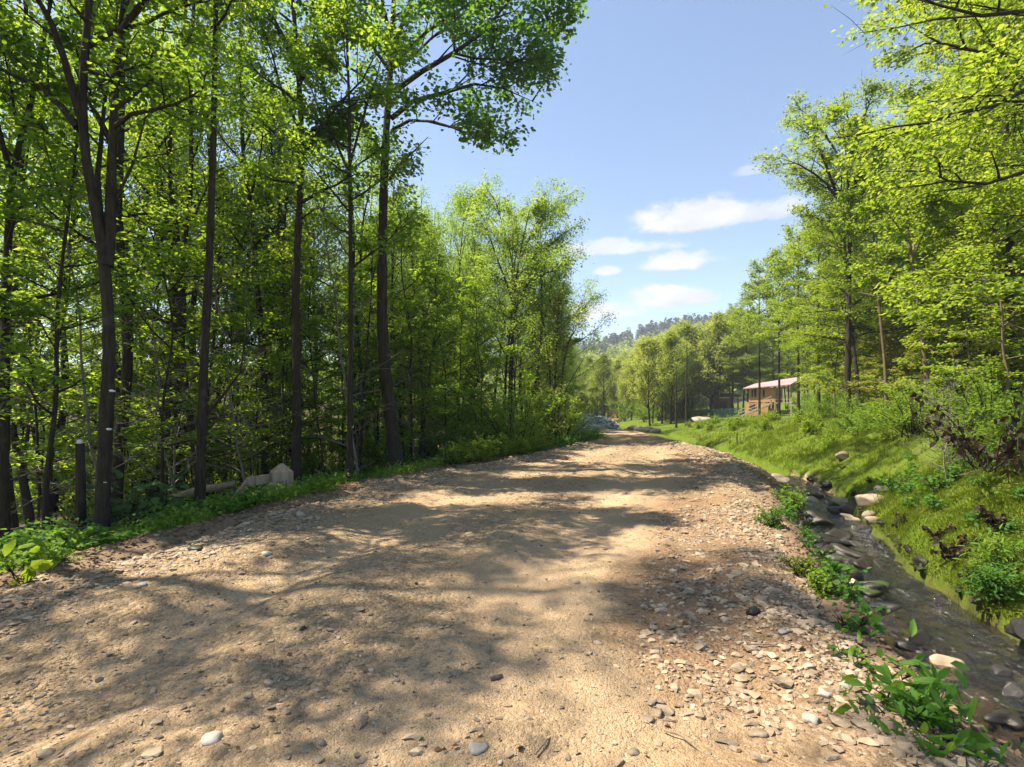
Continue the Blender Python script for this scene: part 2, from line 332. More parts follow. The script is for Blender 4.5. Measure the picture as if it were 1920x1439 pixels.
def water_mat():
    m, nt, out = mat('stream_water'); tc = N(nt, 'TexCoord'); P = tc.outputs['Object']
    a = noise(nt, vecscale(nt, P, (5, 2.2, 5)), 1.6, 6, .6); b = noise(nt, vecscale(nt, P, (22, 12, 12)), 1.3, 4, .6)
    w = noise(nt, P, .9, 3)
    h = math_(nt, 'ADD', math_(nt, 'MULTIPLY', a, .9), math_(nt, 'MULTIPLY', math_(nt, 'MULTIPLY', b, w), 1.2))
    nm = bump(nt, h, 1.0, .11)
    t = N(nt, 'BsdfTransparent'); t.inputs[0].default_value = (.74, .66, .44, 1)
    g = N(nt, 'BsdfGlossy'); g.inputs['Roughness'].default_value = .05; g.inputs[0].default_value = (1, 1, 1, 1); nt.links.new(nm, g.inputs['Normal'])
    fr = N(nt, 'Fresnel'); fr.inputs[0].default_value = 1.8; nt.links.new(nm, fr.inputs['Normal'])
    mx = N(nt, 'MixShader'); nt.links.new(fr.outputs[0], mx.inputs[0]); nt.links.new(t.outputs[0], mx.inputs[1]); nt.links.new(g.outputs[0], mx.inputs[2])
    fm = N(nt, 'BsdfDiffuse'); fm.inputs[0].default_value = (.75, .78, .8, 1)
    f2 = math_(nt, 'MULTIPLY', ramp(nt, [(.59, (0,) * 3), (.72, (.45,) * 3)], noise(nt, vecscale(nt, P, (16, 6, 10)), 1.4, 6, .7)), ramp(nt, [(.44, (0,) * 3), (.58, (1,) * 3)], noise(nt, P, 1.1, 2)))
    m2 = N(nt, 'MixShader'); nt.links.new(f2, m2.inputs[0]); nt.links.new(mx.outputs[0], m2.inputs[1]); nt.links.new(fm.outputs[0], m2.inputs[2])
    nt.links.new(m2.outputs[0], out.inputs[0]); return m
M['water'] = water_mat()

# ------------------------------------------------------------------ ground, road, stream
def grid_faces(nr, nc):
    i = np.arange(nr - 1)[:, None] * nc; j = np.arange(nc - 1)[None, :]
    return np.stack([i + j, i + j + 1, i + nc + j + 1, i + nc + j], -1).reshape(-1, 4)
def paint(me, col):
    a = me.color_attributes.new('zone', 'FLOAT_COLOR', 'POINT'); c = np.ones((len(col), 4), np.float32); c[:, :3] = col
    a.data.foreach_set('color', c.ravel())
def build_ground():
    b = math.asinh(900 / 2.4); xs = 4.0 + 2.4 * np.sinh(b * np.linspace(-1, 1, 470))
    b2 = math.asinh(1600 / 4.5); u0 = -math.asinh(22 / 4.5) / b2; ys = 7 + 4.5 * np.sinh(b2 * np.linspace(u0, 1, 430))
    X, Y = np.meshgrid(xs, ys); Z = H(X, Y) - .17 * ss(0, .5, np.minimum(X - Lf(Y), Rt(Y) - X)) * (1 - ss(95, 115, Y))
    me = mesh('ground', np.stack([X, Y, Z], -1), [grid_faces(len(ys), len(xs))], M['ground'], smooth=True)
    x, y = X.ravel(), Y.ravel(); n = fbm(x * .9 + 5, y * .9); n5 = fbm(x * .35 - 8, y * .35)
    s = x - SR(y); d = Lf(y) - x
    zr = Z.ravel() - ZW(y); mid = (SL(y) + SR(y)) / 2
    moss = ss(.02, .12, zr + n * .06) * ((x > mid) & (y < 17)) + ss(-.1, .1, s) * (y >= 17)
    moss = np.maximum(moss, ss(.25, 1.0, d + n * .5) * (1 - ss(2.5, 5, d + n)) * .75)
    moss = np.maximum(moss, ss(0, .5, x - Rt(y)) * ss(14, 18, y))
    moss = np.where((y > 22) & (x > Rt(y) + .3), 1, moss); moss = np.where(y > 120, .5, moss)
    tan = .0 * ss(.55, .7, n5 + n * .6 + .2 * np.exp(-(((y - 14) / 2.2) ** 2 + ((s - 1.3) / 1.0) ** 2))) * (s > .5) * (y > 10) * (y < 26) * (s < 2.6)
    tan = np.maximum(tan, .7 * ((y > 13.5) & (y < 17) & (x > SL(y)) & (s < .05)))
    dirt = ((x > Rt(y) - 1.2) & (x < mid + .25)) * (1 - ss(15, 18, y)) * 1.0
    dirt = np.maximum(dirt, (1 - ss(.3, .9, d + n * .4)) * (d > -1)) * (x < mid)
    dirt = np.where((y > 20) & (x > Rt(y) + .2), 0, dirt)
    paint(me, np.stack([moss, tan, dirt], -1))
    o = link(bpy.data.objects.new('ground', me)); return structure(o)
build_ground()
def road_z(x, y):
    l, r = Lf(y), Rt(y)
    e = np.minimum(x - l + .25, r + .3 - x) + fbm(x * 1.3, y * 1.3 + 30) * .5
    t = (x - l) / (r - l)
    rut = -.07 * (np.exp(-((t - .30) / .07) ** 2) + np.exp(-((t - .66) / .07) ** 2)) * (.6 + 1.2 * vn(x * .3, y * .25))
    bumps = fbm(x * .7 + 3, y * .7) * .10 + fbm(x * 3.1, y * 3.1) * .035 + fbm(x * 11, y * 11, 3) * .012
    ridge = .09 * np.exp(-((t - .93) / .05) ** 2) * (.5 + vn(x * .8, y * .8) + .5) + .06 * np.exp(-((t - .05) / .04) ** 2)
    return H(x, y) + .03 + (rut + bumps + ridge) * (1 - ss(40, 60, y)) - .16 * (1 - ss(0, .45, e))
def build_road():
    u = np.linspace(0, 1, 760); ys = -3 + 5.2 * (np.exp(u * math.log(125 / 5.2)) - 1)
    t = np.linspace(0, 1, 230); Y = np.repeat(ys[:, None], len(t), 1)
    l, r = Lf(Y) - .5, Rt(Y) + .6; X = l + (r - l) * t[None, :]
    me = mesh('road', np.stack([X, Y, road_z(X, Y)], -1), [grid_faces(len(ys), len(t))], M['road'], smooth=True)
    x, y = X.ravel(), Y.ravel(); tt = (x - Lf(y)) / (Rt(y) - Lf(y)); n = fbm(x * .8, y * .8); n2 = fbm(x * .5 + 50, y * .4)
    g = .36 + .34 * (1 - ss(3, 6.5, y)) * ss(-.25, .25, n) + .4 * (1 - ss(.1, .4, tt)) * (1 - ss(4, 8, y)) + .55 * np.exp(-((tt - .48) / .07) ** 2) + .6 * ss(.74, .9, tt + n * .12) + .5 * (1 - ss(.06, .24, tt + n * .1)) + n2 * .5
    red = .75 * np.exp(-((tt - .0) / .08) ** 2) + .8 * np.exp(-((tt - .86) / .16) ** 2) + n * .35 - .02
    trk = .75 * (np.exp(-((tt - .30) / .075) ** 2) + np.exp(-((tt - .66) / .075) ** 2)) * (.7 + 1.2 * n2)
    paint(me, np.stack([g, red, trk], -1))
    structure(link(bpy.data.objects.new('road', me)))
build_road()
def build_water():
    ys = np.linspace(-3, 17.0, 620); t = np.linspace(0, 1, 60); Y = np.repeat(ys[:, None], 60, 1)
    l, r = SL(Y) - .35, SR(Y) + .4; X = l + (r - l) * t[None]
    X = X + 0; Z = ZW(Y) + fbm(X * 2.2, Y * 1.6, 2) * .03 + fbm(X * 9, Y * 5, 3) * .022 * (.4 + 1.6 * np.clip(vn(X * .9, Y * .6) + .5, 0, 1))
    structure(link(bpy.data.objects.new('stream_water', mesh('stream_water', np.stack([X, Y, Z], -1), [grid_faces(620, 60)], M['water'], smooth=True))))
build_water()

# ------------------------------------------------------------------ stones
def ico(sub):
    import bmesh
    bm = bmesh.new(); bmesh.ops.create_icosphere(bm, subdivisions=sub, radius=1)
    V = np.array([v.co[:] for v in bm.verts]); T = np.array([[v.index for v in f.verts] for f in bm.faces]); bm.free(); return V, T
ICO1, ICO2, ICO3 = ico(1), ico(2), ico(3)
def rock_verts(base, rng, dims, rough=.22, lumps=3, cuts=0):
    V = base.copy(); L = 1 + sum(rng.normal() * rough * .5 * np.sin(V @ rng.normal(size=3) * 2 + rng.uniform(0, 6)) for _ in range(lumps)) + rng.normal(size=len(V)) * rough * .12
    V = V * L[:, None]
    for _ in range(cuts):
        n = rng.normal(size=3); n /= np.linalg.norm(n); q = V @ n; V = V - n * np.clip(q - rng.uniform(.5, .8), 0, None)[:, None]
    return V * np.asarray(dims)
def rot(V, a, tilt=0):
    c, s = cos(a), sin(a); R = np.array([[c, -s, 0], [s, c, 0], [0, 0, 1]])
    ct, st = cos(tilt), sin(tilt); T = np.array([[1, 0, 0], [0, ct, -st], [0, st, ct]])
    return V @ (R @ T).T
def build_gravel():
    rng = np.random.default_rng(11); V0, T0 = ICO1; shapes = [rock_verts(V0, rng, (1, rng.uniform(.6, .9), rng.uniform(.25, .5)), .5, 3, 2) for _ in range(14)]
    n = 120000; y = 1.6 + (rng.random(n) ** 1.9) * 24
    u = rng.random(n)
    t = np.where(u < .31, 1.0 - rng.normal(-.02, .13, n), np.where(u < .62, rng.normal(.03, .12, n), np.where(u < .70, rng.normal(.48, .07, n), rng.random(n))))
    x = Lf(y) + (Rt(y) - Lf(y)) * np.clip(t, -.2, 1.35)
    keep = (np.abs(x) / y < 1.0) & (fbm(x * .9, y * .9) + rng.normal(0, .25, n) > -.2 + .22 * ((t > .4) & (t < .8) & (y > 4.0)))
    keep &= x < SL(y) - .05
    x, y, t = x[keep], y[keep], t[keep]; n = len(x)
    sz = .0045 + .0085 * rng.exponential(1, n); edge = ((t > .78) | (t < .15)); sz = np.where(edge, sz * 1.25, sz * np.where(rng.random(n) < .5, .45, .75))
    sz = np.clip(sz, .004, .055) * (1 + .05 * np.clip(y - 5, 0, None))
    z = np.maximum(road_z(x, y), H(x, y) - .03)
    V = []; T = []; k = len(V0)
    idx = rng.integers(0, len(shapes), n); an = rng.uniform(0, 6.28, n); tl = rng.normal(0, .25, n)
    S = np.array(shapes)[idx] * sz[:, None, None]
    ct, st = np.cos(tl)[:, None], np.sin(tl)[:, None]; yy = S[..., 1] * ct - S[..., 2] * st; zz = S[..., 1] * st + S[..., 2] * ct
    ca, sa = np.cos(an)[:, None], np.sin(an)[:, None]; xx = S[..., 0] * ca - yy * sa; y2 = S[..., 0] * sa + yy * ca
    V = np.stack([xx + x[:, None], y2 + y[:, None], zz + (z + sz * .12)[:, None]], -1).reshape(-1, 3)
    T = (T0[None] + (np.arange(n) * k)[:, None, None]).reshape(-1, 3)
    o = link(bpy.data.objects.new('gravel', mesh('gravel', V, [T], M['pebble'])))
    tag(o, 'loose grey and tan gravel strewn over the dirt road', 'gravel', kind='stuff')
build_gravel()
def stone(name, loc, dims, label, cat, m, seed, group=None, rz=0, sub=ICO3, rough=.22, cuts=3, tilt=0):
    rng = np.random.default_rng(seed); V = rot(rock_verts(sub[0], rng, dims, rough, 4, cuts), rz, tilt)
    o = bpy.data.objects.new(name, mesh(name, V, [sub[1]], m, smooth=True)); o.location = loc
    return tag(link(o), label, cat, group)
def road_pt(px, py):
    Y = HC * F / (py - HY)
    for _ in range(12): Y = .5 * Y + .5 * (HC - float(road_z(gx(px, Y), Y))) * F / (py - HY)
    return gx(px, Y), Y, float(road_z(gx(px, Y), Y))
def water_pt(px, py):
    Y = 2.3 * F / (py - HY)
    for _ in range(6): Y = (HC - float(ZW(Y))) * F / (py - HY)
    return gx(px, Y), Y, float(ZW(Y))
for k, (px, py, w, h, lab, m) in enumerate([
        (400, 1392, 46, 24, 'flat pale square stone lying in the near left gravel', 'pale_stone'), (895, 1408, 42, 14, 'smooth pale stone sunk in the dirt at the near road middle', 'pale_stone'),
        (268, 1097, 22, 9, 'small white oval stone among the gravel on the left of the road', 'pale_stone'), (568, 1180, 14, 9, 'small black stone alone on a sunlit patch of the road', 'wet_rock'),
        (1525, 1355, 32, 22, 'pale wedge shaped stone in the gravel heap left of the big leafy plant', 'pale_stone'), (1420, 1378, 40, 16, 'long flat grey stone lying in the near right gravel', 'pebble'),
        (1545, 1303, 36, 14, 'flat pale slab on the road edge below the broad leaved seedlings', 'pale_stone'), (1517, 1252, 20, 13, 'round cream stone near the right road edge', 'pale_stone'),
        (1468, 1187, 24, 10, 'thin flat light stone in the right gravel margin', 'pale_stone'), (1232, 1340, 26, 15, 'rounded grey stone at the tip of the long tree shadow', 'pebble'),
        (1385, 1290, 30, 16, 'low grey stone in the tree shadow on the right half', 'pebble'), (562, 968, 26, 18, 'rounded tan stone at the left verge below the wooden post', 'boulder'),
        (530, 956, 14, 8, 'small white stone on the left verge under the post', 'pale_stone'), (500, 1040, 26, 10, 'pale broken stone in the left road edge gravel', 'pale_stone'),
        (370, 1030, 32, 12, 'mossy grey stone at the left road edge', 'moss_rock'), (1410, 1150, 30, 14, 'dark jagged stone on the right road shoulder', 'wet_rock'),
        (780, 1095, 10, 5, 'tiny dark stone on the middle of the road', 'wet_rock'), (1190, 1412, 26, 12, 'grey flat stone at the bottom of the road in shade', 'pebble'),
        (600, 1395, 24, 14, 'rounded beige pebble right of the flat pale square stone', 'pebble'), (1590, 1290, 24, 16, 'pale round stone beside the young seedlings at the stream edge', 'pale_stone')]):
    x, y, z = road_pt(px, py); sc = y / F / 2
    stone('road_stone', (x, y, z + h * sc * .3), (w * sc, w * sc * .75, h * sc * 1.0), lab, 'stone', M[m], 50 + k, 'larger stones on the dirt road', rz=k * 1.3, rough=.3, sub=ICO2)
for k, (px, py, w, h, lab, m) in enumerate([
        (1562, 1078, 118, 60, 'large rounded mossy boulder at the left edge of the stream', 'moss_rock'), (1553, 1040, 70, 34, 'smooth dark oval boulder upstream of the mossy one', 'wet_rock'),
        (1590, 1046, 84, 34, 'flat black slab in midstream beside the dark oval boulder', 'wet_rock'), (1616, 1058, 60, 22, 'small black stones\' largest piece in midstream below the flat slab', 'wet_rock'),
        (1543, 1016, 110, 26, 'long low black ledge at the left bank of the stream', 'wet_rock'), (1572, 1003, 60, 18, 'flat dark stone lying mid stream above the long ledge', 'wet_rock'),
        (1532, 982, 70, 40, 'blocky dark rock against the left bank upstream', 'wet_rock'), (1510, 1000, 44, 34, 'round black rock tucked under the left bank', 'wet_rock'),
        (1575, 960, 60, 20, 'dark rock in the riffle across the upper stream', 'wet_rock'), (1610, 965, 70, 24, 'broad dark rock against the right bank in the riffle', 'wet_rock'),
        (1592, 972, 34, 14, 'pinkish grey stone in the middle of the riffle', 'boulder'), (1560, 948, 30, 12, 'small brown rock above the riffle', 'wet_rock'),
        (1525, 932, 30, 12, 'reddish rock on the sandy head of the stream', 'wet_rock'), (1636, 1108, 90, 24, 'long flat grey slab in the middle of the stream', 'moss_rock'),
        (1640, 1098, 56, 16, 'thin grey slab behind the long flat one', 'moss_rock'), (1600, 1096, 24, 18, 'small white stone beside the long flat slab', 'pale_stone'),
        (1578, 1103, 34, 22, 'dark stone just below the large mossy boulder', 'wet_rock'), (1610, 1080, 20, 22, 'pale upright stone right of the mossy boulder', 'pale_stone'),
        (1655, 1143, 54, 20, 'dark pointed stone in the calm brown pool', 'wet_rock'), (1720, 1197, 58, 24, 'dark stone with a pale wet top mid stream', 'wet_rock'),
        (1702, 1214, 44, 18, 'low black rock below the pale topped one', 'wet_rock'), (1778, 1245, 52, 24, 'brown stone alone in the near stream', 'pebble'),
        (1766, 1310, 44, 20, 'reddish stone at the near left water edge', 'boulder'), (1885, 1352, 80, 34, 'broad black rock with water curling over it in the near stream', 'wet_rock'),
        (1905, 1303, 60, 30, 'brown rock at the right of the near stream', 'wet_rock'), (1845, 1395, 70, 22, 'grey slab in the near stream shallows', 'wet_rock'),
        (1530, 1088, 50, 30, 'dark rock pressed into the left bank by the mossy boulder', 'wet_rock'), (1880, 1260, 50, 16, 'dark flat rock near the right water edge', 'wet_rock')]):
    x, y, z = water_pt(px, py); sc = y / F / 2
    stone('stream_rock', (x, y, z + h * sc * .18), (w * sc * .9, w * sc * .6, h * sc * 1.0), lab, 'rock', M[m], 90 + k, 'rocks in the stream', rz=[-.4, .3, -.8, .6][k % 4], rough=.32, cuts=4)

def build_bed():
    rng = np.random.default_rng(31); w = MB(); n = 900; y = 2.8 + rng.random(n) ** 1.3 * 13; u = rng.random(n); u = np.where(rng.random(n) < .6, np.where(u < .5, u * .35, 1 - (1 - u) * .35), u)
    x = SL(y) - .12 + (SR(y) - SL(y) + .2) * u
    for i in range(n):
        r = .02 + rng.exponential(.04); r = min(r, .17); z = float(max(H(x[i], y[i]), ZW(y[i]) - .09)) + r * .15
        w.add(rot(rock_verts(ICO2[0], rng, (r, r * .7, r * .5), .4, 3, 3), rng.uniform(0, 6)) + (x[i], y[i], z), None, ICO2[1])
    tag(w.build('stream_stones', M['wet_rock'], smooth=False), 'small dark wet stones along the bed and edges of the stream', 'stones', kind='stuff')
build_bed()
# ------------------------------------------------------------------ tree growing
def norm(v): v = np.asarray(v, float); return v / (np.linalg.norm(v) + 1e-9)
def limb_path(p, az, el, L, curv, rng, n=6, wob=.08):
    P = [np.array(p, float)]
    for k in range(n - 1):
        e = el + curv * k / (n - 1) + rng.normal() * wob; a = az + rng.normal() * wob
        az = a
        P.append(P[-1] + L / (n - 1) * np.array([cos(a) * cos(e), sin(a) * cos(e), sin(e)]))
    return np.array(P)
def along(P, s):
    k = s * (len(P) - 1); i = min(int(k), len(P) - 2); f = k - i
    return P[i] * (1 - f) + P[i + 1] * f, norm(P[i + 1] - P[i])
def grow(seed, trunk, r0, auto=None, limbs=(), sub=(6, .45), twig=(4, .35), leaf=(9000, .1), flat=1.2, near=False, sig=.10, top_r=.012, flare=1.5, up=.15, kseg=8, bare=(), layer=1.0, wid=.33):
    rng = np.random.default_rng(seed); trunk = np.asarray(trunk, float); n = len(trunk)
    w = MB(); r0 = r0 * .72; u = np.linspace(0, 1, n); R = r0 * (1 - u) ** .8 * .95 + top_r; R[0] *= flare
    # finer trunk
    uu = np.linspace(0, 1, 4 * n); TP = np.stack([np.interp(uu, u, trunk[:, i]) for i in range(3)], 1)
    for i in range(3):
        k = np.ones(5) / 5; TP[2:-2, i] = np.convolve(TP[:, i], k, 'valid')
    RR = np.interp(uu, u, R) * (1 + .05 * rng.normal(size=len(uu))); RR = np.where(uu < .02, r0 * flare, np.where(uu < .045, r0 * (1 + (flare - 1) * .35), RR))
    w.tube(TP, RR, kseg)
    LB = [(np.asarray(q[0], float), q[1]) for q in limbs]
    if auto:
        for i in range(auto['n']):
            s = auto['u0'] + (auto['u1'] - auto['u0']) * (i + rng.random()) / auto['n']
            p, _ = along(TP, s); az = i * 2.399 + rng.normal() * .5
            v = (s - auto['u0']) / (auto['u1'] - auto['u0'])
            L = (auto['l0'] * (1 - v) + auto['l1'] * v) * rng.uniform(.6, 1.2) * (auto['prof'](v) if 'prof' in auto else 1)
            el = auto['e0'] * (1 - v) + auto['e1'] * v + rng.normal() * .12
            LB.append((limb_path(p, az, el, L, auto.get('curv', .3), rng), max(.012, min(np.interp(s, u, R) * .5, .022 * L))))
    tw = []       # twig segments that carry leaves (a, b)
    for P, r in LB:
        nn = len(P); w.tube(P, r * (1 - np.linspace(0, 1, nn)) ** .8 + .004, 6 if near else 5, False)
        L = np.linalg.norm(np.diff(P, axis=0), axis=1).sum()
        for k in range(sub[0]):
            s = .22 + .78 * (k + rng.random()) / sub[0]; p, d = along(P, min(s, .999))
            sd = 1 if k % 2 else -1; az = math.atan2(d[1], d[0]) + sd * rng.uniform(.5, 1.1); el = math.asin(np.clip(d[2], -1, 1)) * .6 + rng.normal() * .2 + up
            l = L * sub[1] * (1.15 - .6 * s) * rng.uniform(.6, 1.2)
            Q = limb_path(p, az, el, l, rng.normal() * .2, rng, 4, .12)
            w.tube(Q, np.array([.35, .25, .15, .06]) * r + .003, 4, False); tw.append((Q[1], Q[3], .4))
            for j in range(twig[0]):
                s2 = .3 + .7 * (j + rng.random()) / twig[0]; p2, d2 = along(Q, min(s2, .999))
                az2 = math.atan2(d2[1], d2[0]) + rng.choice([-1, 1]) * rng.uniform(.3, 1.2); el2 = rng.normal() * .3 + up * .6
                l2 = max(.15, l * twig[1] * rng.uniform(.6, 1.3)); e = p2 + l2 * np.array([cos(az2) * cos(el2), sin(az2) * cos(el2), sin(el2)])
                w.tube([p2, (p2 + e) / 2 + rng.normal(size=3) * .02, e], np.array([.006, .0045, .002]) * (1 if near else 1.3), 3, False); tw.append((p2, e, 1.0))
        tw.append((P[-2], P[-1], .8))
    for b in bare:
        w.tube(b[0], b[1] * (1 - np.linspace(0, 1, len(b[0])) * .85), 5)
    lf = MB()
    if leaf[0] and tw:
        A = np.array([t[0] for t in tw]); B = np.array([t[1] for t in tw]); wt = np.array([t[2] * np.linalg.norm(t[1] - t[0]) ** .7 for t in tw])
        # clumps: some twigs are leafier than others
        wt *= np.where(rng.random(len(wt)) < .33, .06, rng.uniform(.4, 1.8, len(wt))); wt /= wt.sum()
        id_ = rng.choice(len(A), leaf[0], p=wt); s = rng.random(leaf[0])[:, None] ** .8
        P = A[id_] + (B[id_] - A[id_]) * s * 1.08; D = B[id_] - A[id_]; D /= np.linalg.norm(D, axis=1)[:, None] + 1e-9
        of = rng.normal(size=P.shape) * sig; of[:, 2] *= layer; P = P + of
        lf.leaves(P, D + of / sig * .3, leaf[1], rng, flat, near, wid)
    return w, lf
def straight(h, rng, wob=.02, lean=(0, 0), n=9):
    u = np.linspace(0, 1, n); x = np.cumsum(rng.normal(0, wob, n)) * h / n * 3; y = np.cumsum(rng.normal(0, wob, n)) * h / n * 3
    return np.stack([x - x[0] + lean[0] * u * h, y - y[0] + lean[1] * u * h, u * h - .25 * (u == 0)], 1)
def proto(seed, h, r0, leafmat, barkmat='bark', lean=(0, 0), wob=.02, **k):
    rng = np.random.default_rng(seed + 999); w, lf = grow(seed, straight(h, rng, wob, lean), r0, **k)
    parts = [('trunk', w.data('trunk', M[barkmat], True))]
    if lf.n: parts.append(('crown', lf.data('crown', M[leafmat])))
    return parts
dome = lambda v: .45 + 1.1 * np.sin(np.clip(v * .9 + .12, 0, 1) * pi) ** .8
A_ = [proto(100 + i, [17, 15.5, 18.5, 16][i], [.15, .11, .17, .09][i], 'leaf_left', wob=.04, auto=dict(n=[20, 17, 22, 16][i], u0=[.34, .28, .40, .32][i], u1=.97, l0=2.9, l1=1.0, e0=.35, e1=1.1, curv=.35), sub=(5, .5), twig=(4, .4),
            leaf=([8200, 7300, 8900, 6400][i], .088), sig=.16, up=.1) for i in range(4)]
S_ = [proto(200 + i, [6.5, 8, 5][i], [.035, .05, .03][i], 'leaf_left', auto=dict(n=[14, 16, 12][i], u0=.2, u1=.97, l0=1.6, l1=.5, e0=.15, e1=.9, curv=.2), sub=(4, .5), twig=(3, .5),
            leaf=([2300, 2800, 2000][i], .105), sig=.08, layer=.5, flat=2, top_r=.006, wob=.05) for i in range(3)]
C_ = [proto(300 + i, [16, 14, 17.5, 16.5, 15][i], [.16, .13, .18, .17, .14][i], 'leaf_mid', wob=.035, auto=dict(n=[26, 22, 28, 20, 18][i], u0=[.34, .28, .4, .38, .3][i], u1=.98, l0=[3.1, 4.2, 2.7, 4.6, 3.8][i], l1=[1.3, 1.8, 1.0, 2.4, 2.0][i], e0=[.6, .3, .7, .45, .2][i], e1=1.25, curv=.35, prof=dome), sub=(6, .45), twig=(4, .4),
            leaf=([15000, 14000, 15000, 14500, 12000][i], .115), sig=.2, up=[.3, .15, .3, .2, .05][i]) for i in range(5)]
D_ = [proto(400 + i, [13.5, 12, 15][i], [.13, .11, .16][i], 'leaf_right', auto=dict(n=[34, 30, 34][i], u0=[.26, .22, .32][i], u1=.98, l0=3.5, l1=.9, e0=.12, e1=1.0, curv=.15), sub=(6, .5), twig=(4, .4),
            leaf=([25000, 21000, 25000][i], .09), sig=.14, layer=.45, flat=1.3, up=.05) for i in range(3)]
E_ = [proto(500 + i, [14, 12][i], [.2, .17][i], 'leaf_far', auto=dict(n=34, u0=.16, u1=.98, l0=4.2, l1=1.6, e0=.75, e1=1.3, curv=.3, prof=dome), sub=(6, .42), twig=(3, .4), leaf=([11000, 10000][i], .25), sig=.28, up=.4) for i in range(2)]
G_ = [proto(550, 5.0, .05, 'leaf_gold', 'bark_light', auto=dict(n=14, u0=.2, u1=.95, l0=2.2, l1=.7, e0=.1, e1=.7, curv=.1), sub=(5, .5), twig=(3, .5), leaf=(3200, .12), sig=.08, layer=.3, flat=2.5, wob=.05)]
X_ = [proto(580 + i, [5.5, 4.2, 7][i], [.035, .03, .045][i], 'leaf_left', 'twig', auto=dict(n=[20, 16, 22][i], u0=.1, u1=.95, l0=1.9, l1=.6, e0=.25, e1=.6, curv=.25), sub=(4, .45), twig=(2, .5), leaf=(0, .1), top_r=.004, wob=.06, lean=(.1, 0)) for i in range(3)]
def shrub(seed, h, leafmat, nst, nleaf, size, spread, near=False, flat=1.2, barkmat='bark', wid=.33):
    rng = np.random.default_rng(seed); w = MB(); lf = MB(); A = []; B = []
    for i in range(nst):
        az = i * 2.399 + rng.normal() * .3; P = limb_path((rng.normal() * .08 * h, rng.normal() * .08 * h, -.05), az, rng.uniform(.6, 1.4), h * rng.uniform(.7, 1.15), -.3, rng, 5, .12)
        P[:, :2] *= spread; w.tube(P, np.linspace(.012, .003, 5) * max(h, .6), 4, False)
        for j in range(7):
            p, d = along(P, .25 + .75 * rng.random() * .99); e = p + (norm(d + rng.normal(size=3) * .8)) * h * .28; A.append(p); B.append(e)
            w.tube([p, e], [.005, .002], 3, False)
    A = np.array(A); B = np.array(B); id_ = rng.integers(0, len(A), nleaf); s = rng.random(nleaf)[:, None]
    P = A[id_] + (B[id_] - A[id_]) * s * 1.1 + rng.normal(size=(nleaf, 3)) * size * .6; P[:, 2] = np.maximum(P[:, 2], .03)
    D = B[id_] - A[id_]; D /= np.linalg.norm(D, axis=1)[:, None] + 1e-9; lf.leaves(P, D, size, rng, flat, near, wid)
    return [('stems', w.data('stems', M[barkmat], True)), ('foliage', lf.data('foliage', M[leafmat]))]
B_ = [shrub(600 + i, [1.5, 1.2, 1.9][i], 'leaf_bush', 16, [2600, 2000, 3200][i], .085, 1.0) for i in range(3)]
BL_ = [shrub(620 + i, [1.6, 2.4][i], 'leaf_left', 14, [2600, 3600][i], .085, 1.0) for i in range(2)]
W_ = [shrub(640 + i, .55, 'leaf_weed', 14, 700, .075, .6) for i in range(2)]
HB_ = [shrub(660 + i, .32, 'leaf_herb', 9, [110, 150][i], .085, 1.0, True, .9) for i in range(2)]
def conifer(seed, h, m):
    rng = np.random.default_rng(seed); w = MB(); lf = MB(); w.tube([(0, 0, -.2), (0, 0, h)], [h * .014, .01], 5, False)
    P = []; D = []
    for k in range(int(h * 7)):
        z = h * (.08 + .92 * (k / (h * 7))); L = (h - z) * .24 * rng.uniform(.7, 1.1) + .12; az = k * 2.399
        d = np.array([cos(az), sin(az), -.25]); n = max(3, int(L * 9)); s = rng.random(n)[:, None] ** .7
        P.append(np.array([0, 0, z]) + d * L * s + rng.normal(size=(n, 3)) * .05 * L); D.append(np.repeat(d[None], n, 0))
    P = np.concatenate(P); D = np.concatenate(D); lf.leaves(P, D, .05 * h ** .75 + .05, rng, 1.0, False, .3, .3)
    return [('trunk', w.data('trunk', M['bark'], True)), ('crown', lf.data('crown', M[m]))]
K_ = [conifer(700, 12, 'needle_far'), conifer(701, 9, 'needle_far')]

# ------------------------------------------------------------------ individual trees of the left forest edge
def px_path(pts, Y, dY=0.0):
    """points picked as photo pixels at a real distance, relative to the first one set on the ground"""
    P = np.array([pt(a, b, Y + dY * i) for i, (a, b) in enumerate(pts)]); return P
def hero(name, label, base_px, Y, path, r0, seed, leafmat='leaf_left', barkmat='bark', top=None, limbs_px=(), bare_px=(), group=None, **k):
    bx = gx(base_px, Y); bz = float(H(bx, Y)); base = np.array([bx, Y, bz])
    P = [np.array([bx, Y, bz - .2])] + [pt(a, b, Y) for a, b in path]
    if top is not None: P += [P[-1] + np.array(t, float) for t in top]
    P = np.array(P) - base
    # resample evenly
    L = np.concatenate([[0], np.cumsum(np.linalg.norm(np.diff(P, axis=0), axis=1))]); q = np.linspace(0, L[-1], 16)
    P = np.stack([np.interp(q, L, P[:, i]) for i in range(3)], 1)
    lb = [(np.array([pt(a, b, Y + c) for a, b, c in pl]) - base, r) for pl, r in limbs_px]
    br = [(np.array([pt(a, b, Y + c) for a, b, c in pl]) - base, r) for pl, r in bare_px]
    w, lf = grow(seed, P, r0, limbs=lb, bare=br, **k)
    r = root(name, tuple(base), label, 'tree', group)
    w.build('trunk', M[barkmat], r, smooth=True)
    if lf.n: lf.build('crown', M[leafmat], r)
    return r
GL = 'tall trees along the left road edge'
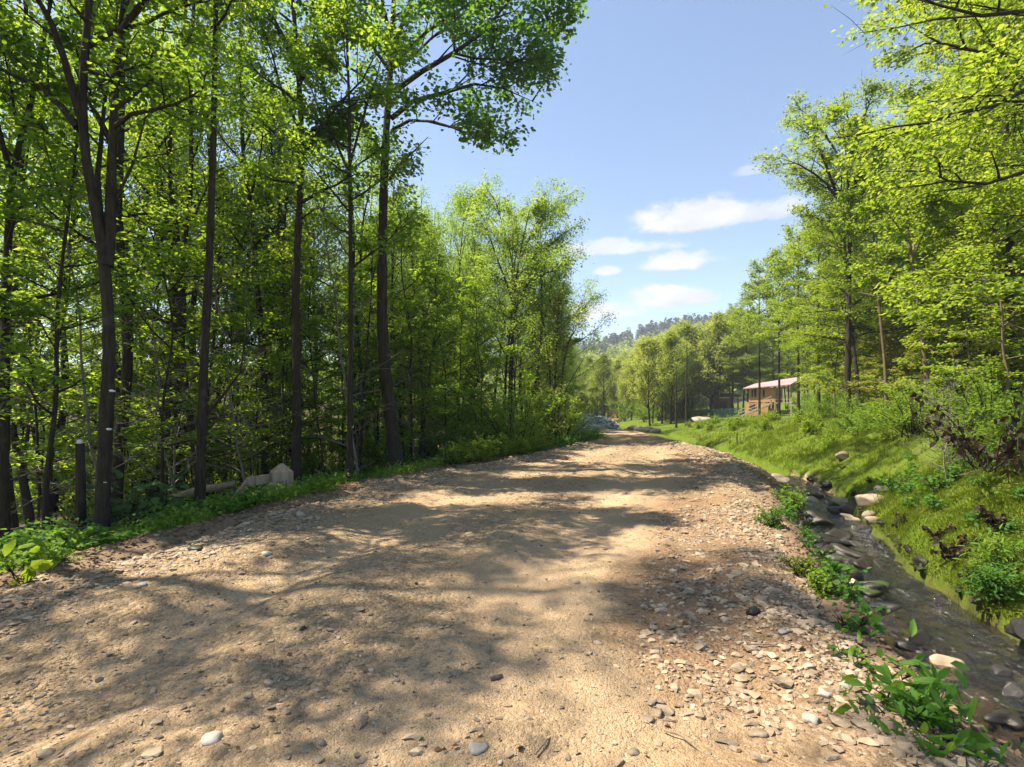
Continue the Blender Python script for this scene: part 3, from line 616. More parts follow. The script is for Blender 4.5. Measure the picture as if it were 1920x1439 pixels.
hero('broadleaf_tree', 'tallest dark trunk nearest the left road edge, its leafy limbs reaching over the road', 745, 14.5,
     [(742, 850), (733, 790), (722, 700), (716, 600), (717, 450), (721, 300), (727, 200), (735, 90), (738, 0)], .255, 1, 'leaf_big', top=[(.1, .1, 2.5), (0, .2, 2.5), (.2, .1, 2)],
     limbs_px=[([(738, 172, 0), (790, 135, -.3), (850, 100, -.6), (905, 62, -.8), (950, 8, -1.0), (985, -40, -1.2)], .075),
               ([(734, 222, 0), (775, 190, .2), (830, 175, .4), (890, 158, .6), (940, 165, .8), (1010, 195, 1.0)], .07),
               ([(737, 243, 0), (768, 226, -.4), (810, 228, -.8), (850, 240, -1.2), (890, 258, -1.5), (930, 270, -1.8)], .045),
               ([(742, 80, 0), (760, 30, .3), (775, -20, .6), (800, -90, .8), (840, -150, 1), (880, -200, 1.2)], .06),
               ([(905, 62, -.8), (950, 50, -.9), (990, 48, -1.0), (1020, 40, -1.1), (1045, 25, -1.2), (1062, 18, -1.3)], .03),
               ([(850, 100, -.6), (890, 110, -.9), (930, 112, -1.2), (960, 118, -1.4), (985, 112, -1.5), (1005, 120, -1.6)], .03),
               ([(738, 120, 0), (800, 60, 1.0), (860, 20, 1.8), (920, -10, 2.4), (970, -40, 2.8), (1010, -60, 3)], .05),
               ([(735, 140, 0), (700, 90, -.5), (660, 60, -1), (630, 30, -1.4), (600, 10, -1.6), (580, -20, -1.8)], .05),
               ([(728, 190, 0), (690, 150, .6), (660, 130, 1.0), (630, 120, 1.4), (610, 110, 1.6), (590, 105, 1.8)], .04),
               ([(722, 290, 0), (700, 262, -.6), (675, 250, -1.1), (655, 240, -1.5), (640, 232, -1.8), (625, 228, -2)], .03),
               ([(735, 60, 0), (700, 0, 1), (680, -60, 1.6), (660, -110, 2), (640, -160, 2.4), (620, -190, 2.6)], .05)],
     bare_px=[([(729, 340, 0), (748, 310, -.1), (775, 285, -.2), (803, 257, -.3)], .05), ([(640, 385, .5), (675, 390, .2), (716, 400, 0)], .02)],
     auto=dict(n=10, u0=.68, u1=.98, l0=3.6, l1=1.2, e0=.4, e1=1.1, curv=.2), sub=(9, .42), twig=(6, .4), leaf=(26000, .105), near=True, sig=.14, group=GL, flare=1.45, wid=.42)
hero('broadleaf_tree', 'straight dark trunk standing just behind the wooden post, forking at its top', 556, 12.2,
     [(556, 860), (556, 700), (554, 600), (556, 486), (566, 300), (566, 243), (560, 140), (549, 0)], .15, 2, top=[(-.2, .1, 2), (.1, .2, 2.5), (0, 0, 1.5)],
     limbs_px=[([(558, 140, 0), (535, 80, -.2), (510, 30, -.3), (486, 0, -.4), (450, -60, -.5), (420, -120, -.6)], .06),
               ([(565, 250, 0), (548, 215, .2), (525, 160, .4), (510, 100, .5), (495, 60, .6), (470, 10, .7)], .035),
               ([(566, 300, 0), (600, 240, -.5), (640, 190, -.8), (680, 150, -1.0), (700, 110, -1.2), (720, 90, -1.3)], .03),
               ([(560, 160, 0), (590, 110, .4), (620, 60, .8), (640, 20, 1), (660, -30, 1.2), (690, -80, 1.4)], .04)],
     bare_px=[([(566, 410, 0), (590, 392, -.2), (640, 386, -.4), (700, 384, -.5)], .018)],
     auto=dict(n=14, u0=.42, u1=.97, l0=2.4, l1=1.0, e0=.3, e1=1.0, curv=.2), sub=(6, .42), twig=(5, .4), leaf=(9500, .09), near=True, sig=.13, group=GL)
hero('broadleaf_tree', 'slim bare grey trunk rising clear to the sky in front of the left forest', 375, 8.7,
     [(376, 880), (380, 750), (384, 640), (393, 480), (398, 330), (402, 160), (405, 0)], .10, 3, top=[(.05, 0, 2), (.1, .1, 3), (0, 0, 3), (0, .1, 3)],
     bare_px=[([(392, 520, 0), (350, 518, -.1), (310, 525, -.2), (275, 550, -.3)], .014), ([(378, 790, 0), (420, 740, .2), (450, 700, .3), (462, 620, .4), (460, 480, .5)], .03)],
     auto=dict(n=10, u0=.68, u1=.97, l0=2.0, l1=.8, e0=.5, e1=1.0, curv=.2), sub=(5, .42), twig=(4, .4), leaf=(5000, .085), near=True, sig=.12, group=GL)
t4 = hero('broadleaf_tree', 'dark twin stemmed tree with white bracket fungi on its lower trunk', 190, 7.4,
     [(193, 900), (200, 780), (206, 650), (198, 500), (186, 420), (165, 330), (150, 220), (160, 90), (168, 0)], .12, 4, top=[(0, .1, 1.5), (.1, .1, 2.5), (0, 0, 3), (.1, 0, 3)],
     limbs_px=[([(200, 500, 0), (206, 430, .1), (209, 330, .15), (212, 230, .2), (222, 100, .25), (232, -20, .3), (240, -120, .3)], .085),
               ([(146, 240, 0), (115, 200, .1), (70, 160, .2), (20, 140, .3), (-40, 100, .4), (-90, 90, .5)], .05),
               ([(212, 240, .2), (245, 215, 0), (290, 205, -.2), (330, 195, -.3), (360, 180, -.4), (390, 160, -.5)], .03),
               ([(190, 420, .1), (183, 330, .4), (190, 260, .6), (200, 150, .8), (215, 60, 1), (230, -40, 1.2)], .04),
               ([(150, 220, 0), (120, 110, -.3), (95, 40, -.5), (60, -20, -.7), (30, -80, -.9), (0, -120, -1)], .05),
               ([(160, 90, 0), (210, 60, .3), (270, 45, .5), (320, 20, .7), (370, 5, .8), (410, -20, 1)], .035),
               ([(226, 60, .25), (270, 0, .0), (310, -40, -.1), (350, -90, -.2), (380, -120, -.3), (410, -150, -.4)], .04)],
     auto=dict(n=8, u0=.55, u1=.97, l0=2.0, l1=1.0, e0=.2, e1=.9, curv=.2), sub=(7, .42), twig=(5, .4), leaf=(9500, .075), near=True, sig=.11, group=GL)
def fungus(px, py, Y, parent, r):
    p = pt(px, py, Y) - np.array(parent.location); b = MB(); rng = np.random.default_rng(px)
    V = rock_verts(ICO2[0], rng, (r, r * .7, r * .45), .25, 3, 1); b.add(V + p, None, ICO2[1]); b.build('bracket_fungus', M['fungus'], parent, smooth=True)
fungus(211, 734, 7.30, t4, .045); fungus(205, 805, 7.29, t4, .04); fungus(197, 905, 7.27, t4, .02)
hero('broadleaf_tree', 'slender straight dark trunk between the post tree and the thick curved trunk', 655, 11.9,
     [(656, 800), (658, 600), (657, 430), (656, 330), (655, 200), (650, 60)], .085, 5, top=[(0, 0, 2), (.1, 0, 2)],
     limbs_px=[([(656, 330, 0), (640, 290, .1), (622, 250, .2), (600, 210, .3), (585, 170, .4), (570, 120, .5)], .03), ([(656, 310, 0), (672, 250, 0), (690, 190, .1), (705, 150, .2), (715, 110, .3), (730, 60, .4)], .03)],
     auto=dict(n=16, u0=.4, u1=.97, l0=1.9, l1=.8, e0=.5, e1=1.0, curv=.2), sub=(5, .42), twig=(4, .4), leaf=(9500, .088), near=True, sig=.12, group=GL)
hero('broadleaf_tree', 'dark forked trunk at the very left edge of the view', 6, 8.6,
     [(8, 800), (10, 560), (18, 400), (22, 320), (45, 240), (62, 180), (80, 80)], .1, 6, top=[(.3, .1, 2), (.2, .1, 2)],
     limbs_px=[([(20, 330, 0), (5, 270, -.1), (-10, 210, -.2), (-20, 120, -.3), (-30, 40, -.4), (-40, -40, -.5)], .04)],
     auto=dict(n=12, u0=.4, u1=.97, l0=2.0, l1=.9, e0=.3, e1=.9, curv=.2), sub=(6, .42), twig=(4, .4), leaf=(9000, .08), near=True, sig=.12, group=GL)
hero('broadleaf_tree', 'open vase shaped tree with a dark trunk at the far corner of the left forest', 958, 27,
     [(956, 780), (958, 700), (962, 600), (966, 540), (972, 490), (985, 430), (995, 385)], .2, 7, 'leaf_mid',
     limbs_px=[([(963, 590, 0), (985, 540, .2), (1005, 500, .4), (1020, 470, .5), (1035, 455, .6), (1052, 440, .7)], .07), ([(964, 570, 0), (945, 520, -.2), (930, 480, -.4), (920, 450, -.5), (912, 425, -.6), (905, 400, -.7)], .06),
               ([(966, 550, 0), (1000, 525, -.6), (1025, 512, -1), (1040, 508, -1.3), (1050, 500, -1.5), (1060, 490, -1.6)], .05), ([(970, 500, 0), (990, 450, .8), (1005, 420, 1.2), (1020, 400, 1.5), (1035, 392, 1.7), (1048, 395, 1.9)], .05),
               ([(968, 520, 0), (955, 470, .6), (945, 430, 1.0), (935, 400, 1.2), (930, 380, 1.4), (925, 372, 1.5)], .05)],
     auto=dict(n=12, u0=.5, u1=.98, l0=2.6, l1=1.2, e0=.5, e1=1.0, curv=.2), sub=(7, .42), twig=(5, .4), leaf=(9000, .14), sig=.16, group=GL)
hero('slender_tree', 'thin feathery multi stemmed tree at the last corner of the left forest before the bend', 1038, 25.5,
     [(1040, 800), (1041, 720), (1043, 650), (1046, 600), (1048, 553)], .08, 8, 'leaf_far',
     limbs_px=[([(1036, 832, .1), (1034, 760, .1), (1030, 690, .2), (1024, 640, .2), (1018, 600, .3), (1012, 575, .3)], .05), ([(1042, 832, -.1), (1048, 760, -.1), (1056, 690, -.2), (1064, 650, -.3), (1072, 625, -.4), (1080, 600, -.5)], .05)],
     bare_px=[([(1055, 745, 0), (1075, 705, -.1), (1090, 680, -.2), (1102, 656, -.3)], .025)],
     auto=dict(n=26, u0=.15, u1=.97, l0=1.4, l1=.5, e0=.7, e1=1.2, curv=.2), sub=(5, .42), twig=(4, .4), leaf=(4800, .12), sig=.12, group=GL)
# right bank trees
GR = 'tall trees on the right bank'
hero('broadleaf_tree', 'tall dark trunked tree on the right bank whose open crown leans left over the meadow', 1588, 22.0,
     [(1589, 720), (1591, 600), (1593, 480), (1595, 430), (1592, 370), (1588, 300), (1580, 230)], .18, 9, 'leaf_right',
     limbs_px=[([(1594, 440, 0), (1575, 380, -.3), (1560, 340, -.5), (1545, 300, -.7), (1530, 270, -.8), (1515, 250, -.9)], .08), ([(1575, 380, -.3), (1550, 345, -.5), (1525, 325, -.7), (1500, 310, -.8), (1480, 302, -.9), (1460, 296, -1)], .05),
               ([(1592, 400, 0), (1605, 340, .3), (1610, 290, .5), (1600, 250, .7), (1590, 220, .8), (1585, 200, .9)], .07), ([(1592, 370, 0), (1560, 350, .5), (1540, 340, .9), (1520, 342, 1.2), (1505, 345, 1.4), (1492, 348, 1.6)], .04),
               ([(1590, 330, 0), (1565, 280, .2), (1545, 250, .3), (1525, 230, .4), (1510, 225, .5), (1492, 226, .6)], .05), ([(1590, 310, 0), (1610, 250, -.4), (1620, 220, -.6), (1628, 200, -.8), (1632, 185, -1), (1640, 170, -1.1)], .05)],
     bare_px=[([(1598, 440, 0), (1620, 360, -.2), (1645, 322, -.4)], .06), ([(1594, 610, 0), (1640, 622, -.3), (1685, 628, -.5)], .03), ([(1586, 640, 0), (1555, 655, -.3), (1525, 675, -.5)], .025), ([(1588, 600, 0), (1550, 600, .2), (1480, 590, .4)], .02)],
     auto=dict(n=10, u0=.6, u1=.97, l0=2.4, l1=1.1, e0=.4, e1=1.0, curv=.2), sub=(7, .42), twig=(5, .4), leaf=(15000, .10), sig=.13, layer=.6, group=GR)
hero('slender_tree', 'thin pale trunk just right of the tall dark trunked tree on the bank', 1662, 20, [(1660, 690), (1650, 590), (1640, 480), (1634, 380), (1632, 330)], .075, 10, 'leaf_right', 'bark_light', top=[(0, 0, 1.5), (0, 0, 1.5)],
     auto=dict(n=12, u0=.4, u1=.97, l0=2.0, l1=1.0, e0=.3, e1=.9, curv=.2), sub=(5, .42), twig=(4, .4), leaf=(5000, .12), sig=.13, layer=.5, group=GR)
hero('slender_tree', 'pale trunk leaning left above the round green bush on the bank', 1745, 15, [(1741, 740), (1728, 620), (1712, 500), (1700, 420), (1692, 340)], .085, 11, 'leaf_right', 'bark_light', top=[(-.1, 0, 1.5), (0, 0, 1.5)],
     auto=dict(n=12, u0=.45, u1=.97, l0=2.2, l1=1.0, e0=.3, e1=.9, curv=.2), sub=(5, .42), twig=(4, .4), leaf=(5500, .12), sig=.12, layer=.5, near=True, group=GR)
hero('broadleaf_tree', 'leafy tree at the right frame edge whose long branches hang into the upper corner', 2110, 9.2, [(2100, 600), (2090, 300), (2080, 0)], .16, 12, 'leaf_right', top=[(0, 0, 2), (0, 0, 2)],
     limbs_px=[([(2085, 330, 0), (2000, 300, .0), (1930, 320, -.1), (1850, 345, -.2), (1780, 340, -.2), (1735, 320, -.3)], .05), ([(2085, 250, 0), (2000, 170, .4), (1930, 120, .8), (1850, 100, 1.1), (1760, 80, 1.4), (1690, 40, 1.6)], .06),
               ([(2080, 120, 0), (2000, 40, -.2), (1930, 20, -.4), (1840, 30, -.6), (1760, 10, -.7), (1690, -20, -.8)], .05), ([(2085, 400, 0), (2010, 380, .6), (1950, 400, 1.0), (1900, 440, 1.4), (1850, 470, 1.8), (1800, 480, 2.1)], .04),
               ([(2080, 160, 0), (1990, 150, -.8), (1920, 170, -1.2), (1860, 200, -1.5), (1800, 210, -1.8), (1750, 230, -2)], .045), ([(2080, 60, 0), (1980, -20, 1), (1900, -60, 1.6), (1820, -40, 2.1), (1760, -30, 2.5), (1700, 0, 2.8)], .05),
               ([(2085, 450, 0), (2000, 500, -.4), (1940, 520, -.6), (1890, 545, -.8), (1840, 560, -.9), (1800, 570, -1)], .03)],
     auto=dict(n=12, u0=.4, u1=.97, l0=3.0, l1=1.2, e0=.2, e1=.8, curv=.1), sub=(9, .42), twig=(6, .4), leaf=(20000, .075), near=True, sig=.12, layer=.5, group=GR, wid=.36)

# ------------------------------------------------------------------ the forest behind: every tree a thing
rs = random.Random(21)
def scatter(n, gen, mind, tries=60):
    pts = []
    for _ in range(n * tries):
        if len(pts) >= n: break
        p = gen()
        if p is None: continue
        if all((p[0] - q[0]) ** 2 + (p[1] - q[1]) ** 2 > mind ** 2 for q in pts): pts.append(p)
    return pts
def gen_left(y0, y1, d0, d1, lim=1.08):
    def g():
        y = rs.uniform(y0, y1); x = float(Lf(y)) - rs.uniform(d0, d1)
        return (x, y) if (x / y < lim if lim < .5 else abs(x) / y < lim) else None
    return g
def put(kind, p, label, group, name, s0=.85, s1=1.15, cat='tree', sink=0, hk=0):
    s = rs.uniform(s0, s1); x, y, z = gnd(*p); px = 960 + F * x / y
    if hk and 640 < px < 1400:                    # keep the far row under the skyline it has
        lim = np.interp(px, [640, 700, 760, 860, 1000, 1060, 1090, 1130, 1180, 1250, 1330, 1400], [60, 240, 335, 340, 395, 480, 680, 660, 635, 592, 550, 520]) + rs.uniform(-8, 50)
        s = min(s, ((HY - lim) / F * y + HC - z) / hk)
        if s < .4: return
    return place(rs.choice(kind), name, (x, y, z - sink), label, cat, group, rs.uniform(0, 6.28), (s * rs.uniform(.9, 1.1), s * rs.uniform(.9, 1.1), s))
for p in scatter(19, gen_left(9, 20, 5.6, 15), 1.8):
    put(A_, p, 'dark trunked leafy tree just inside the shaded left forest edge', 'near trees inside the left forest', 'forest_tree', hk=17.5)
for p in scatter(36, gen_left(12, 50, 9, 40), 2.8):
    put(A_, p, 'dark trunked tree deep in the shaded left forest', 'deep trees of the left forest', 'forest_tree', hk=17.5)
for p in scatter(52, gen_left(18, 60, 3.6, 17, .085), 1.8):
    put(C_ + A_[:2], p, 'bright green crowned tree in the row along the far left road edge', 'crowned trees along the far left road edge', 'forest_tree', .75, 1.05, hk=17)
for p in scatter(52, gen_left(7.5, 24, 2.6, 14), 1.0):
    put(S_, p, 'thin leafy sapling under the left forest trees', 'saplings in the left forest', 'sapling')
for p in scatter(30, gen_left(14, 40, 2.0, 20), 1.6):
    put(S_, p, 'thin leafy sapling farther back in the left forest', 'far saplings in the left forest', 'sapling', .9, 1.3)
for p in scatter(15, gen_left(8, 18, 2.2, 8), .9):
    put(X_, p, 'bare grey sapling with pale dead twigs in the left forest', 'dead twiggy saplings of the left forest', 'dead_sapling', .7, 1.1)
for p in scatter(40, gen_left(15, 45, 1.3, 6, .1), 1.1):
    put(BL_, p, 'low leafy shrub at the foot of the left forest edge', 'shrubs at the left forest edge', 'shrub', .7, 1.2, 'shrub')
for p in scatter(24, gen_left(12, 40, 9, 34), 2.2):
    put(BL_, p, 'leafy bush on the floor of the left forest', 'bushes in the left forest', 'bush', .8, 1.5, 'bush')
for p in scatter(28, gen_left(16, 44, 12, 40), 2.4):
    put(S_, p, 'thin leafy young tree far back in the left forest', 'young trees far back in the left forest', 'sapling', 1.1, 1.6)
for p in [(-7.6, 2.6), (-10.2, 1.0), (-10.6, 5.6)]:
    put(A_, p, 'leafy tree at the left frame edge that shades the near road', 'trees at the left frame edge', 'forest_tree', 1.15, 1.4)
# right side
def gen_right(y0, y1, s0, s1, lo, hi):
    def g():
        y = rs.uniform(y0, y1); x = y * rs.uniform(s0, s1)
        return (x, y) if lo <= x <= hi else None
    return g
for p in scatter(12, gen_right(11, 22, .90, 1.15, 11, 23), 2.3):
    put(D_, p, 'yellow green layered tree close behind the right bank', 'near trees of the right forest', 'forest_tree')
for p in scatter(38, gen_right(23, 46, .62, 1.15, 15, 42), 2.5):
    put(D_, p, 'sunlit yellow green tree in the right forest', 'sunlit trees of the right forest', 'forest_tree', .85, 1.12)
for p in scatter(22, gen_right(38, 58, .60, .72, 19, 38), 2.6):
    if 23 < p[0] < 33 and 54 < p[1] < 64: continue
    put(D_, p, 'slim yellow green tree standing around the wooden cabin', 'trees around the cabin', 'forest_tree', .8, 1.0)
for p in scatter(26, gen_right(66, 84, .40, .6, 24, 50), 2.4):
    put(D_, p, 'pale green tree behind the wooden cabin', 'trees behind the cabin', 'forest_tree', .9, 1.2)
for p in scatter(14, gen_right(60, 90, .2, .42, 15, 34), 2.4): put(BL_, p, 'low bush in the shade of the grove beyond the lawn', 'bushes in the grove', 'bush', .9, 1.5, 'bush')
for p in scatter(32, gen_right(56, 84, .25, .385, 15, 32), 2.3):
    if p[1] < 67 and p[0] / p[1] > .31: continue
    put(E_, p, 'olive green vase shaped tree in the grove beyond the lawn', 'grove beyond the lawn', 'forest_tree', .9, 1.2, hk=14.5)
for p in scatter(64, gen_right(80, 165, .11, .32, 12, 60), 3.8):
    put(E_, p, 'hazy olive tree down the valley beyond the bend', 'trees down the valley', 'forest_tree', .9, 1.3, hk=14.5)
for p in scatter(16, gen_right(66, 100, .02, .115, 2, 11), 2.8):
    put(C_, p, 'dark green tree beyond the end of the left forest', 'trees closing the left of the valley', 'forest_tree', .6, .9)
for p in scatter(70, gen_right(385, 440, .10, .34, 40, 150), 5):
    put(K_, p, 'small dark conifer on the far ridge line', 'conifers on the far ridge', 'conifer', .7, 1.3)


# ------------------------------------------------------------------ undergrowth, bank, grass
SR_ = [proto(250 + i, [6.5, 4.8][i], [.04, .03][i], 'leaf_right', 'bark_light', auto=dict(n=15, u0=.15, u1=.97, l0=1.9, l1=.6, e0=.12, e1=.8, curv=.15), sub=(4, .5), twig=(3, .5),
             leaf=([3600, 2800][i], .105), sig=.09, layer=.35, flat=2.2, top_r=.006, wob=.05) for i in range(2)]
for p in scatter(9, gen_right(18, 25, .82, 1.05, 14, 26), 1.7):
    put(D_, p, 'tall yellow green tree behind the pale leaning trunks on the bank', 'tall back trees of the right forest', 'forest_tree', 1.05, 1.25)
for p in scatter(80, gen_right(12, 44, .60, 1.05, 10.5, 38), 1.3):
    if p[1] < 22.5 and p[0] / p[1] < .82: continue
    put(SR_, p, 'yellow green layered sapling under the right forest trees', 'saplings of the right forest', 'sapling', .8, 1.3)
r_ = place(G_[0], 'sapling', gnd(gx(1672, 21), 21), 'young tree with golden layered leaves on the bank below the tall dark trunk', 'tree', rz=.4, scale=.8)
for i, p in enumerate([(1640, 24, .75), (1712, 19, .55), (1880, 14, .7)]):
    place(G_[0], 'sapling', gnd(gx(p[0], p[1]), p[1]), ['golden green sapling left of the golden layered young tree', 'golden green sapling above the round green bush', 'golden green sapling under the right frame edge trees'][i], 'tree', rz=i * 2., scale=p[2])
place(B_[2], 'bush', gnd(gx(1716, 14), 14), 'large round bright green bush on top of the mossy bank', 'bush', 'bushes on the right bank', 1.0, (.85, .85, .62))
def gen_bank(y0, y1, s0, s1, lim=1.02):
    def g():
        y = rs.uniform(y0, y1); x = float(SR(y)) + rs.uniform(s0, s1)
        return (x, y) if x / y < lim else None
    return g
for p in scatter(34, gen_bank(8, 19, 2.6, 8), .9): put(B_, p, 'bright green leafy bush along the top of the mossy bank', 'bushes on the right bank', 'bush', .45, .85, 'bush')
for p in scatter(36, gen_bank(19, 34, 2.0, 9), 1.0):
    if .42 < p[0] / p[1] < .57: continue
    put(B_, p, 'light green bush between the meadow and the right forest', 'bushes by the meadow', 'bush', .4, .8, 'bush')
for p in scatter(46, gen_bank(15, 42, 1.2, 8), .8): put(W_, p, 'yellow green tall weed in the sunny meadow', 'weeds in the meadow', 'weed', .7, 1.3, 'weed')
wl = lambda px, Y: gnd(gx(px, Y), Y)
for i in range(22):
    px = 872 + 140 * (i / 21) + rs.uniform(-4, 4); Y = np.interp(px, [872, 930, 1012], [15.2, 16.6, 20.2]) + rs.uniform(-.4, .5); x = min(gx(px, Y), float(Lf(Y)) - .35)
    put(W_, (x, Y), 'bright yellow green weed in the sunlit strip beside the left road edge', 'sunlit weeds at the left road edge', 'weed', .75, 1.25, 'weed')
for i in range(16):
    px = 1040 + 95 * (i / 15); Y = np.interp(px, [1040, 1135], [22, 29.5]) + rs.uniform(-.5, .5); x = min(gx(px, Y), float(Lf(Y)) - .3)
    put(HB_, (x, Y), 'low green plant in the grassy strip before the bend', 'plants in the strip before the bend', 'weed', 1.2, 2.0, 'weed')
place(shrub(680, .5, 'rust_leaf', 6, 160, .07, .6), 'weed', gnd(min(gx(1024, 21), float(Lf(21)) - .2), 21), 'small rust brown dry plant at the end of the sunlit weed strip', 'weed')
place(shrub(681, 1.6, 'rust_leaf', 10, 700, .1, .5), 'bush', wl(1147, 58), 'orange brown dry bush beside the blue grey rubble', 'bush')
place(conifer(710, 1.0, 'needle'), 'small_spruce', wl(835, 14.3), 'small dark blue green spruce at the left road edge right of the thick curved trunk', 'spruce', scale=(1.5, 1.5, .8))
place(conifer(711, .8, 'needle'), 'small_spruce', wl(1382, 24), 'low dark green juniper like bush in the meadow beside the right road edge', 'bush', scale=(2.6, 1.6, .6))
place(shrub(682, .85, 'leaf_glossy', 8, 220, .16, .8, True, 1.2), 'rhododendron', wl(268, 7.9), 'shrub with large drooping grey green leaves at the foot of the left forest', 'shrub')
place(shrub(683, .45, 'leaf_herb', 10, 190, .075, 1.1, True, .7), 'fern', wl(110, 6.1), 'broad leaved plant at the lower left verge', 'plant')
place(shrub(684, .3, 'leaf_weed', 5, 22, .16, .5, True, .2), 'weed', wl(46, 4.75), 'single upright yellow green shoot at the lower left verge', 'plant')
def fern(seed, n, L, m='leaf_herb'):
    rng = np.random.default_rng(seed); w = MB(); lf = MB()
    for k in range(n):
        P = limb_path((0, 0, 0), k * 2.399, rng.uniform(.7, 1.2), L * rng.uniform(.7, 1.1), -1.2, rng, 7, .05); w.tube(P, np.linspace(.006, .002, 7), 3, False)
        q = np.linspace(.15, 1, 16); A = np.array([along(P, min(t, .999))[0] for t in q]); D = np.array([along(P, min(t, .999))[1] for t in q]); sd = np.cross(D, (0, 0, 1.))
        for sg in (-1, 1):
            for t in range(16): 
                ln = L * .24 * sin(q[t] * 2.6 + .35); d = sd[t] * sg + D[t] * .35; lf.leaves(A[t:t + 1], d[None], max(ln, .02), rng, 3, False, .22)
    return [('stems', w.data('stems', M[m])), ('fronds', lf.data('fronds', M[m]))]
FN_ = [fern(720, 9, .6), fern(721, 7, .5)]
for i, (px, Y, lab) in enumerate([(330, 7.6, 'fern beside the large leaved shrub'), (415, 8.4, 'fern at the foot of the slim grey trunk'), (480, 8.7, 'bright fern in front of the wooden post'), (445, 8.0, 'fern on the verge left of the post rail'),
                                  (590, 10.2, 'bright fern just right of the wooden post'), (200, 6.3, 'fern in the grass below the twin stemmed tree'), (30, 5.6, 'fern at the lower left frame edge')]):
    place([FN_[i % 2][0], FN_[i % 2][1]], 'fern', gnd(min(gx(px, Y), float(Lf(Y)) - .45), Y), lab, 'fern', 'ferns on the left verge', i * 1.1, .9)
# plants at the stream
def sp(px, py, zrel=.0, Y0=5.):
    Y = Y0
    for _ in range(30): Y = .6 * Y + .4 * (HC - float(H(gx(px, Y), Y)) - zrel) * F / (py - HY)
    return gnd(gx(px, Y), Y)
place(shrub(690, .34, 'leaf_herb', 13, 230, .125, .75, True, .5, 'bark', .17), 'leafy_plant', sp(1700, 1370), 'large leafy plant with long pointed leaves at the near stream edge', 'plant', scale=.9)
place(shrub(691, .24, 'leaf_herb', 8, 70, .08, .8, True, .5, 'bark', .24), 'leafy_plant', sp(1610, 1260), 'group of broad leaved seedlings between the gravel and the stream', 'plant', scale=.9)
place(shrub(692, .2, 'leaf_herb', 5, 36, .10, .7, True, .6), 'leafy_plant', sp(1598, 1180), 'small seedling at the left water edge beside the brown pool', 'plant')
place(shrub(693, .25, 'leaf_herb', 8, 90, .10, .9, True, .5, 'bark', .17), 'leafy_plant', sp(1760, 1425), 'dark green pointed plant at the bottom by the water', 'plant')
place(shrub(694, .55, 'leaf_bush', 16, 1500, .05, .9), 'bush', sp(1470, 950, 0, 11), 'bright green bush hanging over the left bank at the head of the stream', 'bush', scale=(.8, 1.5, .8))
place(shrub(695, .4, 'leaf_herb', 12, 700, .045, .9), 'bush', sp(1452, 990, 0, 9), 'low green plant on the road shoulder below the stream head bush', 'bush', scale=.8)
place(shrub(696, .3, 'leaf_bush', 9, 420, .04, .9), 'leafy_plant', sp(1535, 1110, 0, 6), 'feathery green tuft on the left bank beside the mossy boulder', 'plant')
place(shrub(697, .25, 'leaf_weed', 8, 220, .045, .9), 'leafy_plant', sp(1500, 1075, 0, 6), 'yellow green tuft on the road shoulder above the mossy boulder', 'plant')
place(shrub(698, .5, 'leaf_herb', 24, 1300, .075, .8, True, .5, 'bark', .18), 'bush', sp(1875, 1175, 0, 5), 'dense leafy plant overhanging the right side of the near stream', 'bush', scale=(.8, 1.0, .8))
place(shrub(699, .5, 'leaf_bush', 20, 900, .10, .7, True, .3, 'bark', .10), 'bush', sp(1880, 1090, 0, 5), 'tall pale tipped grass like plant on the right bank', 'bush')
def droopy(seed, h, nst, nl, size):
    rng = np.random.default_rng(seed); w = MB(); lf = MB(); A = []
    for i in range(nst):
        P = limb_path(rng.normal(size=3) * (.12 * h, .12 * h, 0), i * 2.4, rng.uniform(.5, 1.4), h * rng.uniform(.6, 1.2), -.5, rng, 6, .15); w.tube(P, np.linspace(.012, .003, 6), 4, False)
        A += [along(P, t)[0] for t in rng.uniform(.25, .99, nl)]
    A = np.array(A) + rng.normal(size=(len(A), 3)) * .05 * h; A[:, 2] = np.maximum(A[:, 2], .04); D = rng.normal(size=A.shape) * .5; D[:, 2] = -1
    lf.leaves(A, D, size, rng, -.1, True, .4, .3)
    return [('stems', w.data('stems', M['bark'])), ('foliage', lf.data('foliage', M['dead_leaf']))]
DR_ = [droopy(730, 1.3, 16, 30, .085), droopy(731, .32, 9, 16, .055)]
place(DR_[0], 'withered_shrub', sp(1870, 900, 0, 7), 'large withered shrub with dark brown hanging leaves at the right edge of the bank', 'shrub', 'withered shrubs on the bank', .3, .95)
place(DR_[0], 'withered_shrub', sp(1812, 850, 0, 8), 'smaller withered brown shrub left of the large one', 'shrub', 'withered shrubs on the bank', 2.1, .6)
for i, (px, py, lab) in enumerate([(1790, 1050, 'big clump of black dead leaves low on the mossy bank'), (1690, 990, 'clump of dark dead leaves half way down the mossy bank'), (1660, 1040, 'dark leaf clump near the stream on the mossy bank'),
                                   (1885, 1000, 'black leaf clump below the large withered shrub'), (1715, 890, 'small dark leaf clump at the top of the mossy bank'), (1630, 905, 'small dark tuft on the sunlit mossy bank'), (1580, 880, 'tiny dark tuft beside the pale bare patch'),
                                   (1760, 1010, 'flat dark leaf clump in the middle of the mossy bank'), (1830, 1090, 'low black leaf clump above the overhanging leafy plant'), (1600, 930, 'dark tuft just above the stream head')]):
    place(DR_[1], 'dead_leaf_clump', sp(px, py, 0, 8), lab, 'leaf clump', 'dark leaf clumps on the mossy bank', i * .8, [1.2, .9, .8, 1.2, .7, .5, .4, .8, .8, .5][i])
